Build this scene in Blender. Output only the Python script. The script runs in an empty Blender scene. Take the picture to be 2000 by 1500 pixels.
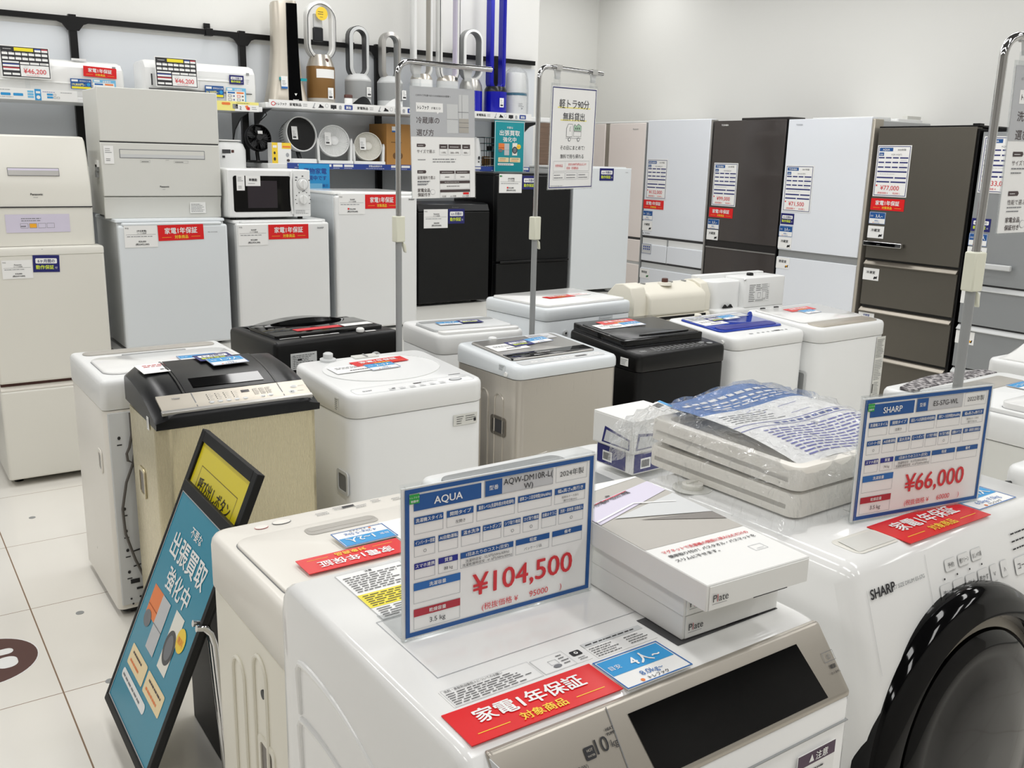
import bpy, bmesh, math, random
from math import sin, cos, pi, radians as R
from mathutils import Matrix, Vector
random.seed(7)
S = bpy.context.scene
COL = S.collection

# ------------------------------------------------------------------ camera
F_PX, YAW, PITCH, ROLL = 1820.07, R(54.934), R(13.547), R(1.3886)
fw = Vector((cos(PITCH) * cos(YAW), cos(PITCH) * sin(YAW), -sin(PITCH)))
r0 = Vector((sin(YAW), -cos(YAW), 0.0))
u0 = r0.cross(fw)
rt = r0 * cos(ROLL) + u0 * sin(ROLL)
up = -r0 * sin(ROLL) + u0 * cos(ROLL)
cam = bpy.data.cameras.new('camera')
cam.sensor_width = 36.0
cam.lens = 36.0 * F_PX / 2000.0
cam.clip_start = 0.05
cam_o = bpy.data.objects.new('camera', cam)
COL.objects.link(cam_o)
cam_o.matrix_world = Matrix(((rt.x, up.x, -fw.x, 0.0), (rt.y, up.y, -fw.y, 0.0), (rt.z, up.z, -fw.z, 1.58), (0, 0, 0, 1)))
S.camera = cam_o

# ------------------------------------------------------------------ world, lights, exposure
W = bpy.data.worlds.new('world')
S.world = W
W.use_nodes = True
W.node_tree.nodes['Background'].inputs[0].default_value = (1.0, 0.985, 0.96, 1)
W.node_tree.nodes['Background'].inputs[1].default_value = 0.25
S.view_settings.view_transform = 'Standard'
S.view_settings.look = 'None'
S.view_settings.gamma = 1.0
S.view_settings.use_curve_mapping = False
S.view_settings.exposure = 0.72
S.cycles.use_denoising = True
S.cycles.max_bounces = 10
S.cycles.transparent_max_bounces = 24
CEIL = 3.35


def lamp(x, y, sx, sy, power, col=(1.0, 0.992, 0.975)):
    l = bpy.data.lights.new('ceiling_light', 'AREA')
    l.shape = 'RECTANGLE'
    l.size, l.size_y = sx, sy
    l.energy = power
    l.color = col
    o = bpy.data.objects.new('ceiling_light', l)
    COL.objects.link(o)
    o.location = (x, y, CEIL - 0.03)
    return o


for lx in (-1.2, 0.5, 2.1, 3.7, 4.9):
    for ly in (-1.6, 0.4, 2.3, 3.9, 5.15):
        k = 1.1 if ly < 3 and lx < 3 else 1.0
        k *= .95 if lx > 4 else 1.0
        lamp(lx, ly, 0.3, 1.2, 7.0 * k)
for lx in (4.9, 5.6):
    lamp(lx, 6.6, 0.3, 0.6, 3.4)


# ------------------------------------------------------------------ materials
def lin(c):
    c = c / 255.0
    return c / 12.92 if c <= 0.04045 else ((c + 0.055) / 1.055) ** 2.4


PAL = {  # name: (r, g, b), roughness, metallic
    'white': ((236, 237, 236), .32, 0), 'white_gloss': ((238, 238, 236), .12, 0), 'white_matt': ((236, 236, 233), .6, 0),
    'cool_white': ((226, 231, 234), .3, 0), 'warm_white': ((236, 232, 223), .3, 0), 'ivory': ((228, 226, 217), .35, 0),
    'cream': ((232, 228, 214), .35, 0), 'pinkish': ((240, 231, 226), .18, 0), 'putty': ((217, 217, 211), .4, 0), 'light_grey': ((205, 207, 207), .4, 0),
    'mid_grey': ((150, 152, 152), .4, 0), 'grey': ((120, 122, 124), .45, 0), 'dark_grey': ((62, 62, 64), .35, 0),
    'black': ((9, 9, 10), .3, 0), 'black_gloss': ((5, 5, 6), .06, 0), 'black_matt': ((11, 12, 13), .5, 0),
    'soft_black': ((17, 18, 20), .28, 0), 'charcoal': ((34, 36, 38), .25, 0),
    'chrome': ((205, 205, 205), .07, 1), 'steel': ((196, 190, 180), .28, .6), 'gold_steel': ((208, 198, 166), .27, .6),
    'silver_paint': ((178, 176, 172), .32, .75), 'champagne': ((196, 189, 176), .35, .5), 'panel_silver': ((176, 170, 160), .3, .6),
    'titan': ((104, 100, 92), .33, .6), 'titan_light': ((138, 132, 122), .28, .7), 'titan_dark': ((34, 33, 32), .35, .3),
    'silver_door': ((158, 161, 163), .33, .45), 'brown_grey': ((76, 71, 69), .1, .15), 'brown_dark': ((44, 41, 40), .3, .1),
    'red': ((224, 24, 28), .3, 0), 'ink_red': ((214, 48, 56), .5, 0), 'dark_red': ((178, 42, 58), .45, 0),
    'blue': ((24, 84, 152), .4, 0), 'mid_blue': ((32, 104, 178), .4, 0), 'sky_blue': ((42, 152, 214), .4, 0), 'pale_blue': ((118, 190, 230), .4, 0),
    'navy': ((27, 30, 106), .4, 0), 'frame_navy': ((38, 44, 112), .4, 0), 'cobalt': ((20, 24, 168), .22, .2), 'violet_blue': ((30, 40, 140), .4, 0),
    'teal': ((20, 150, 160), .35, 0), 'poster_teal': ((24, 138, 166), .25, 0), 'poster_light': ((118, 182, 206), .25, 0), 'deep_teal': ((10, 104, 134), .3, 0),
    'yellow': ((240, 224, 40), .4, 0), 'poster_yellow': ((226, 208, 38), .3, 0), 'pale_yellow': ((246, 236, 140), .4, 0), 'gold_ink': ((250, 214, 60), .4, 0), 'lime': ((222, 238, 70), .4, 0),
    'green': ((40, 160, 70), .4, 0), 'pale_green': ((172, 206, 180), .5, 0), 'orange': ((240, 130, 62), .4, 0), 'peach': ((248, 226, 178), .4, 0),
    'paper': ((243, 243, 241), .45, 0), 'paper_grey': ((200, 201, 203), .45, 0), 'paper_cream': ((240, 238, 228), .5, 0), 'sign_grey': ((186, 188, 191), .3, 0),
    'ink': ((36, 36, 40), .5, 0), 'ink_grey': ((120, 122, 126), .5, 0), 'line_grey': ((168, 170, 174), .5, 0), 'ink_brown': ((74, 62, 62), .5, 0), 'ink_blue': ((44, 70, 150), .5, 0), 'violet_ink': ((92, 96, 176), .5, 0),
    'kraft': ((176, 128, 66), .6, 0), 'kraft_dark': ((110, 76, 36), .6, 0), 'bronze': ((134, 98, 52), .35, .3), 'brown': ((84, 48, 40), .5, 0),
    'wood': ((126, 104, 88), .5, 0), 'lcd': ((46, 40, 46), .15, 0), 'amber': ((246, 176, 40), .4, 0), 'photo_grey': ((176, 172, 164), .4, 0), 'photo_dark': ((116, 110, 104), .4, 0), 'lilac': ((214, 208, 226), .45, 0),
    'rubber': ((28, 28, 28), .7, 0), 'glass_white': ((232, 236, 242), .12, 0), 'lever': ((226, 226, 208), .4, 0), 'panel_board': ((222, 226, 230), .3, 0), 'purple_ink': ((74, 50, 74), .5, 0), 'lid_blue': ((30, 62, 170), .1, 0), 'cable': ((92, 88, 84), .5, 0),
}
MATS = {}


def mat(n):
    if n in MATS:
        return MATS[n]
    m = bpy.data.materials.new(n)
    m.use_nodes = True
    nt = m.node_tree
    b = nt.nodes['Principled BSDF']
    (r, g, bl), ro, me = PAL[n]
    b.inputs['Base Color'].default_value = (lin(r), lin(g), lin(bl), 1)
    b.inputs['Roughness'].default_value = ro
    b.inputs['Metallic'].default_value = me
    m.diffuse_color = (lin(r), lin(g), lin(bl), 1)
    if n in ('black', 'black_matt', 'soft_black', 'black_gloss', 'charcoal'):
        b.inputs['Specular IOR Level'].default_value = .32
    if n in ('steel', 'gold_steel', 'titan', 'silver_door', 'champagne'):
        # fine brushed grain
        tc = nt.nodes.new('ShaderNodeTexCoord')
        mp = nt.nodes.new('ShaderNodeMapping')
        mp.inputs['Scale'].default_value = (900, 900, 6) if n in ('steel', 'gold_steel') else (6, 6, 900)
        nz = nt.nodes.new('ShaderNodeTexNoise')
        nz.inputs['Scale'].default_value = 1.0
        nz.inputs['Detail'].default_value = 2
        mr = nt.nodes.new('ShaderNodeMapRange')
        mr.inputs[3].default_value = ro - .02
        mr.inputs[4].default_value = ro + .03
        nt.links.new(tc.outputs['Object'], mp.inputs[0])
        nt.links.new(mp.outputs[0], nz.inputs[0])
        nt.links.new(nz.outputs[0], mr.inputs[0])
        nt.links.new(mr.outputs[0], b.inputs['Roughness'])
    if n in ('white', 'warm_white', 'cream', 'ivory'):
        # faint uneven plastic texture
        tc = nt.nodes.new('ShaderNodeTexCoord')
        nz = nt.nodes.new('ShaderNodeTexNoise')
        nz.inputs['Scale'].default_value = 9.0
        mr = nt.nodes.new('ShaderNodeMapRange')
        mr.inputs[3].default_value = ro - .06
        mr.inputs[4].default_value = ro + .06
        nt.links.new(tc.outputs['Object'], nz.inputs[0])
        nt.links.new(nz.outputs[0], mr.inputs[0])
        nt.links.new(mr.outputs[0], b.inputs['Roughness'])
    if n == 'wood':
        tc = nt.nodes.new('ShaderNodeTexCoord')
        mp = nt.nodes.new('ShaderNodeMapping')
        mp.inputs['Scale'].default_value = (3, 3, 60)
        nz = nt.nodes.new('ShaderNodeTexNoise')
        nz.inputs['Scale'].default_value = 1.5
        cr = nt.nodes.new('ShaderNodeValToRGB')
        cr.color_ramp.elements[0].color = (lin(96), lin(78), lin(66), 1)
        cr.color_ramp.elements[1].color = (lin(150), lin(126), lin(108), 1)
        nt.links.new(tc.outputs['Object'], mp.inputs[0])
        nt.links.new(mp.outputs[0], nz.inputs[0])
        nt.links.new(nz.outputs[0], cr.inputs[0])
        nt.links.new(cr.outputs[0], b.inputs['Base Color'])
    MATS[n] = m
    return m


def film(n, tint=(1, 1, 1), gloss=.05, base=.04, edge=.6, bump=0.0, haze=0.0):
    """thin clear plastic: see-through with a fresnel gloss"""
    m = bpy.data.materials.new(n)
    m.use_nodes = True
    nt = m.node_tree
    for k in list(nt.nodes):
        nt.nodes.remove(k)
    out = nt.nodes.new('ShaderNodeOutputMaterial')
    tr = nt.nodes.new('ShaderNodeBsdfTransparent')
    tr.inputs[0].default_value = (*tint, 1)
    gl = nt.nodes.new('ShaderNodeBsdfGlossy')
    gl.inputs['Roughness'].default_value = gloss
    df = nt.nodes.new('ShaderNodeBsdfDiffuse')
    df.inputs[0].default_value = (.8, .82, .84, 1)
    lw = nt.nodes.new('ShaderNodeLayerWeight')
    lw.inputs[0].default_value = .35
    mr = nt.nodes.new('ShaderNodeMapRange')
    mr.inputs[3].default_value = base
    mr.inputs[4].default_value = edge
    mx = nt.nodes.new('ShaderNodeMixShader')
    mh = nt.nodes.new('ShaderNodeMixShader')
    mh.inputs[0].default_value = haze
    nt.links.new(tr.outputs[0], mh.inputs[1])
    nt.links.new(df.outputs[0], mh.inputs[2])
    nt.links.new(lw.outputs['Fresnel'], mr.inputs[0])
    nt.links.new(mr.outputs[0], mx.inputs[0])
    nt.links.new(mh.outputs[0], mx.inputs[1])
    nt.links.new(gl.outputs[0], mx.inputs[2])
    nt.links.new(mx.outputs[0], out.inputs[0])
    if bump:
        tc = nt.nodes.new('ShaderNodeTexCoord')
        nz = nt.nodes.new('ShaderNodeTexNoise')
        nz.inputs['Scale'].default_value = 38
        nz.inputs['Detail'].default_value = 4
        nz.inputs['Distortion'].default_value = 1.2
        bp = nt.nodes.new('ShaderNodeBump')
        bp.inputs['Strength'].default_value = bump
        bp.inputs['Distance'].default_value = .02
        nt.links.new(tc.outputs['Object'], nz.inputs[0])
        nt.links.new(nz.outputs[0], bp.inputs['Height'])
        nt.links.new(bp.outputs[0], gl.inputs['Normal'])
        nt.links.new(bp.outputs[0], lw.inputs['Normal'])
    MATS[n] = m
    return m


film('acrylic', (.985, .992, .995), .04, .012, .3)
film('clear_bag', (.985, .99, .995), .07, .03, .5, .9, .03)
film('clear_lid', (.55, .57, .6), .05, .08, .8)


# ------------------------------------------------------------------ mesh builder
def rrect(w, d, r, n=5, cx=0.0, cy=0.0):
    r = max(1e-4, min(r, w / 2 - 1e-4, d / 2 - 1e-4))
    p = []
    for (sx, sy, a0) in ((1, 1, 0), (-1, 1, 90), (-1, -1, 180), (1, -1, 270)):
        for k in range(n + 1):
            a = R(a0 + 90.0 * k / n)
            p.append((cx + sx * (w / 2 - r) + r * cos(a), cy + sy * (d / 2 - r) + r * sin(a)))
    return p


def ell(rx, ry, n=40, cx=0, cy=0):
    return [(cx + rx * cos(2 * pi * k / n), cy + ry * sin(2 * pi * k / n)) for k in range(n)]


_TX = {}


def glyphs(s):
    if s not in _TX:
        c = bpy.data.curves.new('lettering', 'FONT')
        c.body = s
        c.size = 1.0
        c.resolution_u = 3
        o = bpy.data.objects.new('lettering', c)
        m = bpy.data.meshes.new_from_object(o)
        v = [(q.co.x, q.co.y) for q in m.vertices]
        f = [tuple(p.vertices) for p in m.polygons]
        bpy.data.objects.remove(o)
        bpy.data.curves.remove(c)
        bpy.data.meshes.remove(m)
        xs = [q[0] for q in v] or [0, 1]
        ys = [q[1] for q in v] or [0, 1]
        _TX[s] = (v, f, min(xs), max(xs), min(ys), max(ys))
    return _TX[s]


class MB:
    def __init__(self, T=None):
        self.v, self.f, self.m, self.mats = [], [], [], []
        self.T = T or Matrix()

    def mi(self, m):
        if m not in self.mats:
            self.mats.append(m)
        return self.mats.index(m)

    def add(self, vs, fs, m, T=None):
        M = self.T @ T if T is not None else self.T
        b = len(self.v)
        self.v += [tuple(M @ Vector(p)) for p in vs]
        k = self.mi(m)
        for f in fs:
            self.f.append(tuple(b + i for i in f))
            self.m.append(k)
        return self

    def box(self, x0, x1, y0, y1, z0, z1, m, T=None):
        return self.add([(x, y, z) for z in (z0, z1) for y in (y0, y1) for x in (x0, x1)],
                        [(0, 2, 3, 1), (4, 5, 7, 6), (0, 1, 5, 4), (1, 3, 7, 5), (3, 2, 6, 7), (2, 0, 4, 6)], m, T)

    def loft(self, rings, m, cap0=True, cap1=True, T=None, closed=True):
        n = len(rings[0])
        vs = [p for r in rings for p in r]
        fs = []
        for i in range(len(rings) - 1):
            for j in range(n if closed else n - 1):
                a, b = i * n + j, i * n + (j + 1) % n
                fs.append((a, b, b + n, a + n))
        if cap0:
            fs.append(tuple(reversed(range(n))))
        if cap1:
            fs.append(tuple(range((len(rings) - 1) * n, len(rings) * n)))
        return self.add(vs, fs, m, T)

    def slab(self, w, d, r, z0, z1, m, bev=.004, cx=0, cy=0, zf=None, botbev=0.0, T=None, n=5):
        """rounded-corner slab; zf(y) lowers the top"""
        zf = zf or (lambda x, y: 0.0)
        rings = []

        def ring(ins, z, top):
            return [(x, y, z + (zf(x, y) if top else 0.0)) for x, y in rrect(w - 2 * ins, d - 2 * ins, max(r - ins, .001), n, cx, cy)]
        if botbev:
            rings += [ring(botbev, z0, 0), ring(0, z0 + botbev, 0)]
        else:
            rings.append(ring(0, z0, 0))
        if bev:
            rings += [ring(0, z1 - bev, 1), ring(bev * .3, z1 - bev * .3, 1), ring(bev, z1, 1)]
        else:
            rings.append(ring(0, z1, 1))
        return self.loft(rings, m, T=T)

    def prism(self, poly, axis, a, b, m, T=None):
        """extrude a 2-D polygon along an axis: x -> (y,z), y -> (x,z), z -> (x,y)"""
        def P(p, t):
            return {'x': (t, p[0], p[1]), 'y': (p[0], t, p[1]), 'z': (p[0], p[1], t)}[axis]
        if axis == 'y':
            a, b = b, a
        return self.loft([[P(p, a) for p in poly], [P(p, b) for p in poly]], m, T=T)

    def tube(self, pts, r, m, n=10, closed=False, T=None):
        pts = [Vector(p) for p in pts]
        rings = []
        pn = None
        L = len(pts)
        for i, p in enumerate(pts):
            t = (pts[(i + 1) % L] - pts[i - 1]) if closed else (pts[min(i + 1, L - 1)] - pts[max(i - 1, 0)])
            t.normalize()
            if pn is None:
                pn = t.orthogonal().normalized()
            pn = (pn - t * pn.dot(t)).normalized()
            b = t.cross(pn)
            rr = r[i] if isinstance(r, (list, tuple)) else r
            rings.append([tuple(p + pn * rr * cos(2 * pi * k / n) + b * rr * sin(2 * pi * k / n)) for k in range(n)])
        if closed:
            rings.append(rings[0])
        return self.loft(rings, m, not closed, not closed, T=T)

    def lathe(self, prof, m, n=36, T=None, sx=1.0, sy=1.0):
        rings = [[(r * cos(2 * pi * k / n) * sx, r * sin(2 * pi * k / n) * sy, z) for k in range(n)] for r, z in prof]
        return self.loft(rings, m, T=T)

    def cyl(self, r, z0, z1, m, n=32, bev=0.0, T=None):
        pr = [(r, z0), (r, z1)] if not bev else [(r - bev, z0), (r, z0 + bev), (r, z1 - bev), (r - bev, z1)]
        return self.lathe(pr, m, n, T)

    def sweep(self, prof, path, m, T=None):
        """closed profile [(a,b)] swept round a closed path of (x,z) in the plane y; a is outward, b is depth"""
        L = len(path)
        rings = []
        for i in range(L):
            p, q, o = Vector(path[i]), Vector(path[(i + 1) % L]), Vector(path[i - 1])
            t = (q - o).normalized()
            nr = Vector((t.y, -t.x))
            rings.append([(p.x + nr.x * a, b, p.y + nr.y * a) for a, b in prof])
        rings.append(rings[0])
        return self.loft(rings, m, False, False, T=T)

    def poly(self, pts, z, m, T=None):
        return self.add([(x, y, z) for x, y in pts], [tuple(range(len(pts)))], m, T)

    def rect(self, x, y, w, h, z, m, T=None):
        return self.poly([(x, y), (x + w, y), (x + w, y + h), (x, y + h)], z, m, T)

    def frame(self, x, y, w, h, t, z, m, T=None):
        self.rect(x, y, w, t, z, m, T)
        self.rect(x, y + h - t, w, t, z, m, T)
        self.rect(x, y + t, t, h - 2 * t, z, m, T)
        return self.rect(x + w - t, y + t, t, h - 2 * t, z, m, T)

    def text(self, s, x, y, size, m, z=0.0, al='C', bold=0.0, fit=None, T=None, sx=1.0):
        v, f, x0, x1, y0, y1 = glyphs(s)
        if not v:
            return self
        k = size * sx
        if fit and (x1 - x0) * k > fit:
            k = fit / (x1 - x0)
        ox = {'C': -(x0 + x1) / 2, 'L': -x0, 'R': -x1}[al]
        sh = [(0, 0)] if not bold else [(dx * bold, dy * bold) for dx, dy in ((-1, 0), (1, 0), (0, -.7), (0, .7))]
        for i, (dx, dy) in enumerate(sh):
            self.add([(x + (p[0] + ox + dx) * k, y + (p[1] + dy) * size, z + i * 3e-5) for p in v], f, m, T)
        return self

    def bars(self, x, y, w, h, z, m, n, seed=0):
        """small print too fine to read, as broken lines"""
        rg = random.Random(seed)
        for i in range(n):
            yy = y + h - (i + .75) * h / n
            xx = x
            end = x + w * rg.uniform(.6, 1)
            while xx < end:
                l = min(rg.uniform(.05, .16) * w, end - xx)
                self.rect(xx, yy, l * .8, h / n * .29, z, m)
                xx += l
        return self

    def build(self, name, parent=None, bevel=0.0, angle=40, seg=2):
        me = bpy.data.meshes.new(name)
        me.from_pydata(self.v, [], self.f)
        for m in self.mats:
            me.materials.append(mat(m))
        me.polygons.foreach_set('material_index', self.m)
        me.update()
        me.shade_smooth()
        me.set_sharp_from_angle(angle=R(angle))
        o = bpy.data.objects.new(name, me)
        COL.objects.link(o)
        if parent is not None:
            o.parent = parent
        if bevel:
            b = o.modifiers.new('bevel', 'BEVEL')
            b.width = bevel
            b.segments = seg
            b.limit_method = 'ANGLE'
            b.angle_limit = R(35)
            b.harden_normals = False
        return o


def tag(o, label, cat, group=None):
    o['label'] = label
    o['category'] = cat
    if group:
        o['group'] = group
    return o


def thing(name, label, cat, loc=(0, 0, 0), rz=0.0, group=None):
    o = bpy.data.objects.new(name, None)
    o.empty_display_size = .1
    COL.objects.link(o)
    o.location = loc
    o.rotation_euler = (0, 0, R(rz))
    return tag(o, label, cat, group)


def struct(o):
    o['kind'] = 'structure'
    return o


def lab(o, s):
    o['label'] = s
    return o


def dup(o, loc=None, rz=None, label=None, group=None, parent=None):
    c = o.copy()
    COL.objects.link(c)
    if parent is not None:
        c.parent = parent
    if loc is not None:
        c.location = loc
    if rz is not None:
        c.rotation_euler = (0, 0, R(rz))
    if label:
        c['label'] = label
    if group:
        c['group'] = group
    for ch in list(o.children):
        dup(ch, parent=c)
    return c


def FR(x, y, z, rz=0.0, tilt=0.0):
    """card frame on a face looking to -y: u right, v up, n towards the viewer"""
    return Matrix.Translation((x, y, z)) @ Matrix.Rotation(R(rz), 4, 'Z') @ Matrix.Rotation(R(-tilt), 4, 'X') @ Matrix(((1, 0, 0, 0), (0, 0, -1, 0), (0, 1, 0, 0), (0, 0, 0, 1)))


def TP(x, y, z, rz=0.0, slope=0.0):
    """card frame lying on a top: u right, v back, n up"""
    return Matrix.Translation((x, y, z)) @ Matrix.Rotation(R(rz), 4, 'Z') @ Matrix.Rotation(R(slope), 4, 'X')


LZ = .00035


def card(parent, name, T, w, h, base, draw=None, label=None, th=.0012, nom=None, edge=None, r=0.0):
    """a printed card: its sheet is the part, what is printed on it the sub-part"""
    a = MB(T)
    if r:
        a.loft([[(x + w / 2, y + h / 2, 0) for x, y in rrect(w, h, r)], [(x + w / 2, y + h / 2, th) for x, y in rrect(w, h, r)]], base)
    else:
        a.box(0, w, 0, h, 0, th, base)
    o = a.build(name, parent)
    if label:
        lab(o, label)
    if draw:
        nw, nh = nom or (w, h)
        q = Pr(T @ Matrix.Translation((0, 0, th)) @ Matrix.Diagonal((w / nw, h / nh, 1, 1)))
        draw(q)
        if q.f:
            q.build('lettering', o)
    return o


class Pr(MB):
    """prints: a layer number is turned into a tiny height"""
    def r(self, x, y, w, h, m, l=1):
        return self.rect(x, y, w, h, l * LZ, m)

    def o(self, x, y, w, h, t, m, l=2):
        return self.frame(x, y, w, h, t, l * LZ, m)

    def t(self, s, x, y, size, m, al='C', bold=0.0, fit=None, l=3, sx=1.0):
        return self.text(s, x, y, size, m, l * LZ, al, bold, fit, None, sx)

    def b(self, x, y, w, h, m, n, seed=0, l=3):
        return self.bars(x, y, w, h, l * LZ, m, n, seed)

    def e(self, cx, cy, rx, ry, m, l=2):
        return self.poly(ell(rx, ry, 32, cx, cy), l * LZ, m)

    def p(self, pts, m, l=2):
        return self.poly(pts, l * LZ, m)

# ------------------------------------------------------------------ the room
def wall_material(n, c, ro):
    m = bpy.data.materials.new(n)
    m.use_nodes = True
    nt = m.node_tree
    b = nt.nodes['Principled BSDF']
    tc = nt.nodes.new('ShaderNodeTexCoord')
    nz = nt.nodes.new('ShaderNodeTexNoise')
    nz.inputs['Scale'].default_value = 120
    nz.inputs['Detail'].default_value = 3
    bp = nt.nodes.new('ShaderNodeBump')
    bp.inputs['Strength'].default_value = .06
    bp.inputs['Distance'].default_value = .004
    nt.links.new(tc.outputs['Object'], nz.inputs[0])
    nt.links.new(nz.outputs[0], bp.inputs['Height'])
    nt.links.new(bp.outputs[0], b.inputs['Normal'])
    b.inputs['Base Color'].default_value = (lin(c[0]), lin(c[1]), lin(c[2]), 1)
    b.inputs['Roughness'].default_value = ro
    MATS[n] = m


wall_material('wall_paint', (236, 236, 232), .7)
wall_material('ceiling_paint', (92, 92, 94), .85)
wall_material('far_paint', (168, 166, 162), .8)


def floor_material():
    m = bpy.data.materials.new('floor_tiles')
    m.use_nodes = True
    nt = m.node_tree
    N, L = nt.nodes, nt.links
    b = N['Principled BSDF']
    tc = N.new('ShaderNodeTexCoord')
    sp = N.new('ShaderNodeSeparateXYZ')
    L.new(tc.outputs['Object'], sp.inputs[0])

    def line(sock, off, half):
        a = N.new('ShaderNodeMath'); a.operation = 'SUBTRACT'; a.inputs[1].default_value = off
        d = N.new('ShaderNodeMath'); d.operation = 'DIVIDE'; d.inputs[1].default_value = .6265
        f = N.new('ShaderNodeMath'); f.operation = 'FRACT'
        p = N.new('ShaderNodeMath'); p.operation = 'PINGPONG'; p.inputs[1].default_value = .5
        c = N.new('ShaderNodeMath'); c.operation = 'LESS_THAN'; c.inputs[1].default_value = half / .6265
        L.new(sock, a.inputs[0]); L.new(a.outputs[0], d.inputs[0]); L.new(d.outputs[0], f.inputs[0])
        L.new(f.outputs[0], p.inputs[0]); L.new(p.outputs[0], c.inputs[0])
        return c.outputs[0]
    gx = line(sp.outputs[0], .349, .0022)
    gy = line(sp.outputs[1], .284, .0016)
    mx = N.new('ShaderNodeMath'); mx.operation = 'MAXIMUM'
    L.new(gx, mx.inputs[0]); L.new(gy, mx.inputs[1])
    nz = N.new('ShaderNodeTexNoise'); nz.inputs['Scale'].default_value = 2.2; nz.inputs['Detail'].default_value = 5
    L.new(tc.outputs['Object'], nz.inputs[0])
    cr = N.new('ShaderNodeValToRGB')
    cr.color_ramp.elements[0].color = (lin(236), lin(232), lin(223), 1)
    cr.color_ramp.elements[1].color = (lin(243), lin(240), lin(233), 1)
    L.new(nz.outputs[0], cr.inputs[0])
    mc = N.new('ShaderNodeMix'); mc.data_type = 'RGBA'
    L.new(mx.outputs[0], mc.inputs[0]); L.new(cr.outputs[0], mc.inputs[6])
    mc.inputs[7].default_value = (lin(138), lin(112), lin(88), 1)
    L.new(mc.outputs[2], b.inputs['Base Color'])
    rr = N.new('ShaderNodeMapRange'); rr.inputs[3].default_value = .09; rr.inputs[4].default_value = .6
    L.new(mx.outputs[0], rr.inputs[0]); L.new(rr.outputs[0], b.inputs['Roughness'])
    MATS['floor_tiles'] = m


floor_material()
XL, XR, YF, YB = -2.6, 6.15, -2.6, 7.45
PX, PY = 4.32, 5.92
struct(MB().box(XL, XR + .1, YF, YB + .1, -.06, 0, 'floor_tiles').build('floor'))
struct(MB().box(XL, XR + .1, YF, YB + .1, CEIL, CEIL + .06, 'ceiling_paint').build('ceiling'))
struct(MB().box(XR, XR + .1, YF, YB, 0, CEIL, 'wall_paint').build('wall_right'))
struct(MB().box(PX, XR, YB, YB + .1, 0, CEIL, 'wall_paint').build('wall_recess'))
struct(MB().box(XL, PX, PY, PY + .34, 0, CEIL, 'wall_paint').build('wall_back'))
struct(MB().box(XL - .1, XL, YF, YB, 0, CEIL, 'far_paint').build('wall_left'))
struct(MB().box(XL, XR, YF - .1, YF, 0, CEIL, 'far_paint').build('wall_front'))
struct(MB().box(XL, PX - .03, PY - .006, PY, .02, 2.235, 'panel_board').build('trim_1'))
struct(MB().box(XR - .012, XR, YF, YB, 0, .08, 'mid_grey').build('baseboard_right'))
struct(MB().box(XL, PX, PY - .018, PY - .006, 0, .08, 'mid_grey').build('baseboard_back'))


# floor sticker with a pair of footprints, and small round floor markers
t = thing('floor_sticker', 'round brown floor sticker with white footprints on the tiles', 'sticker', (.17, 3.1, 0))
a = MB()
a.cyl(.158, 0, .0006, 'paper', 48)
a.cyl(.154, .0006, .0008, 'brown', 48)
a.build('sticker_sheet', t)
for fx in (-.062, .062):
    q = Pr(Matrix.Translation((0, 0, .0009)))
    q.poly([(fx + x, y) for x, y in rrect(.062, .075, .028, 6, 0, -.035)], .0004, 'paper')
    q.poly([(fx + x, y) for x, y in rrect(.055, .04, .019, 6, 0, .04)], .0004, 'paper')
    q.build('footprint', t)
dot0 = tag(MB().cyl(.0135, 0, .0012, 'mid_grey', 24).build('floor_marker'), 'small round grey floor marker nearest the ivory refrigerator', 'marker', 'grey markers on the floor')
dot0.location = (.488, 4.34, 0)
dup(dot0, (.488, 3.296, 0), label='small round grey floor marker beside the scuffed white washer')
dup(dot0, (.478, 2.783, 0), label='small round grey floor marker half hidden behind the teal poster')


# ------------------------------------------------------------------ printed matter used many times
def pr_warranty(q):          # 100 x 31
    q.t('家電1年保証', 50, 14.5, 13.2, 'paper', bold=.022, fit=88)
    q.t('対象商品', 50, 4, 7.6, 'gold_ink', bold=.02)
    q.r(8, 6.4, 20, .6, 'gold_ink')
    q.r(72, 6.4, 20, .6, 'gold_ink')


def warranty(parent, T, w=.24, h=None):
    return card(parent, 'warranty_sticker', T, w, h or w * .31, 'red', pr_warranty, 'red warranty card with white and yellow lettering', nom=(100, 31))


def pr_guarantee(q):         # 52 x 34
    q.p(rrect(42, 10.5, 2, 3, 26, 22.5), 'paper', 1)
    q.t('6ヶ月間の', 26, 19.6, 7.6, 'navy', bold=.015)
    q.t('動作保証', 23, 6.6, 9, 'lime', bold=.02, fit=35)
    q.t('付', 45, 6.8, 5, 'paper')


def guarantee(parent, T, w=.115, h=None):
    return card(parent, 'guarantee_sticker', T, w, h or w * .66, 'navy', pr_guarantee, 'navy operation guarantee card', nom=(52, 34))


def family(top, low, dark=False):
    def f(q):                # 60 x 38
        q.r(2, 17, 56, 19, 'blue' if dark else 'sky_blue', 1)
        q.t('目安', 10, 23, 5.5, 'paper')
        q.t(top, 37, 20.5, 13, 'paper', bold=.02, fit=36)
        q.t(low, 30, 7.6, 7.4, 'mid_blue', fit=46)
        q.t('トレファク', 31, 2, 4, 'ink', bold=.02)
        q.e(16.5, 3.6, 1.6, 1.6, 'orange')
        q.o(0, 0, 60, 38, 1, 'mid_blue')
    return f


def family_card(parent, T, top, low, w=.118, dark=True):
    return card(parent, 'family_size_card', T, w, w * .64, 'paper', family(top, low, dark), 'blue and white household size card', nom=(60, 38))


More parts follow.
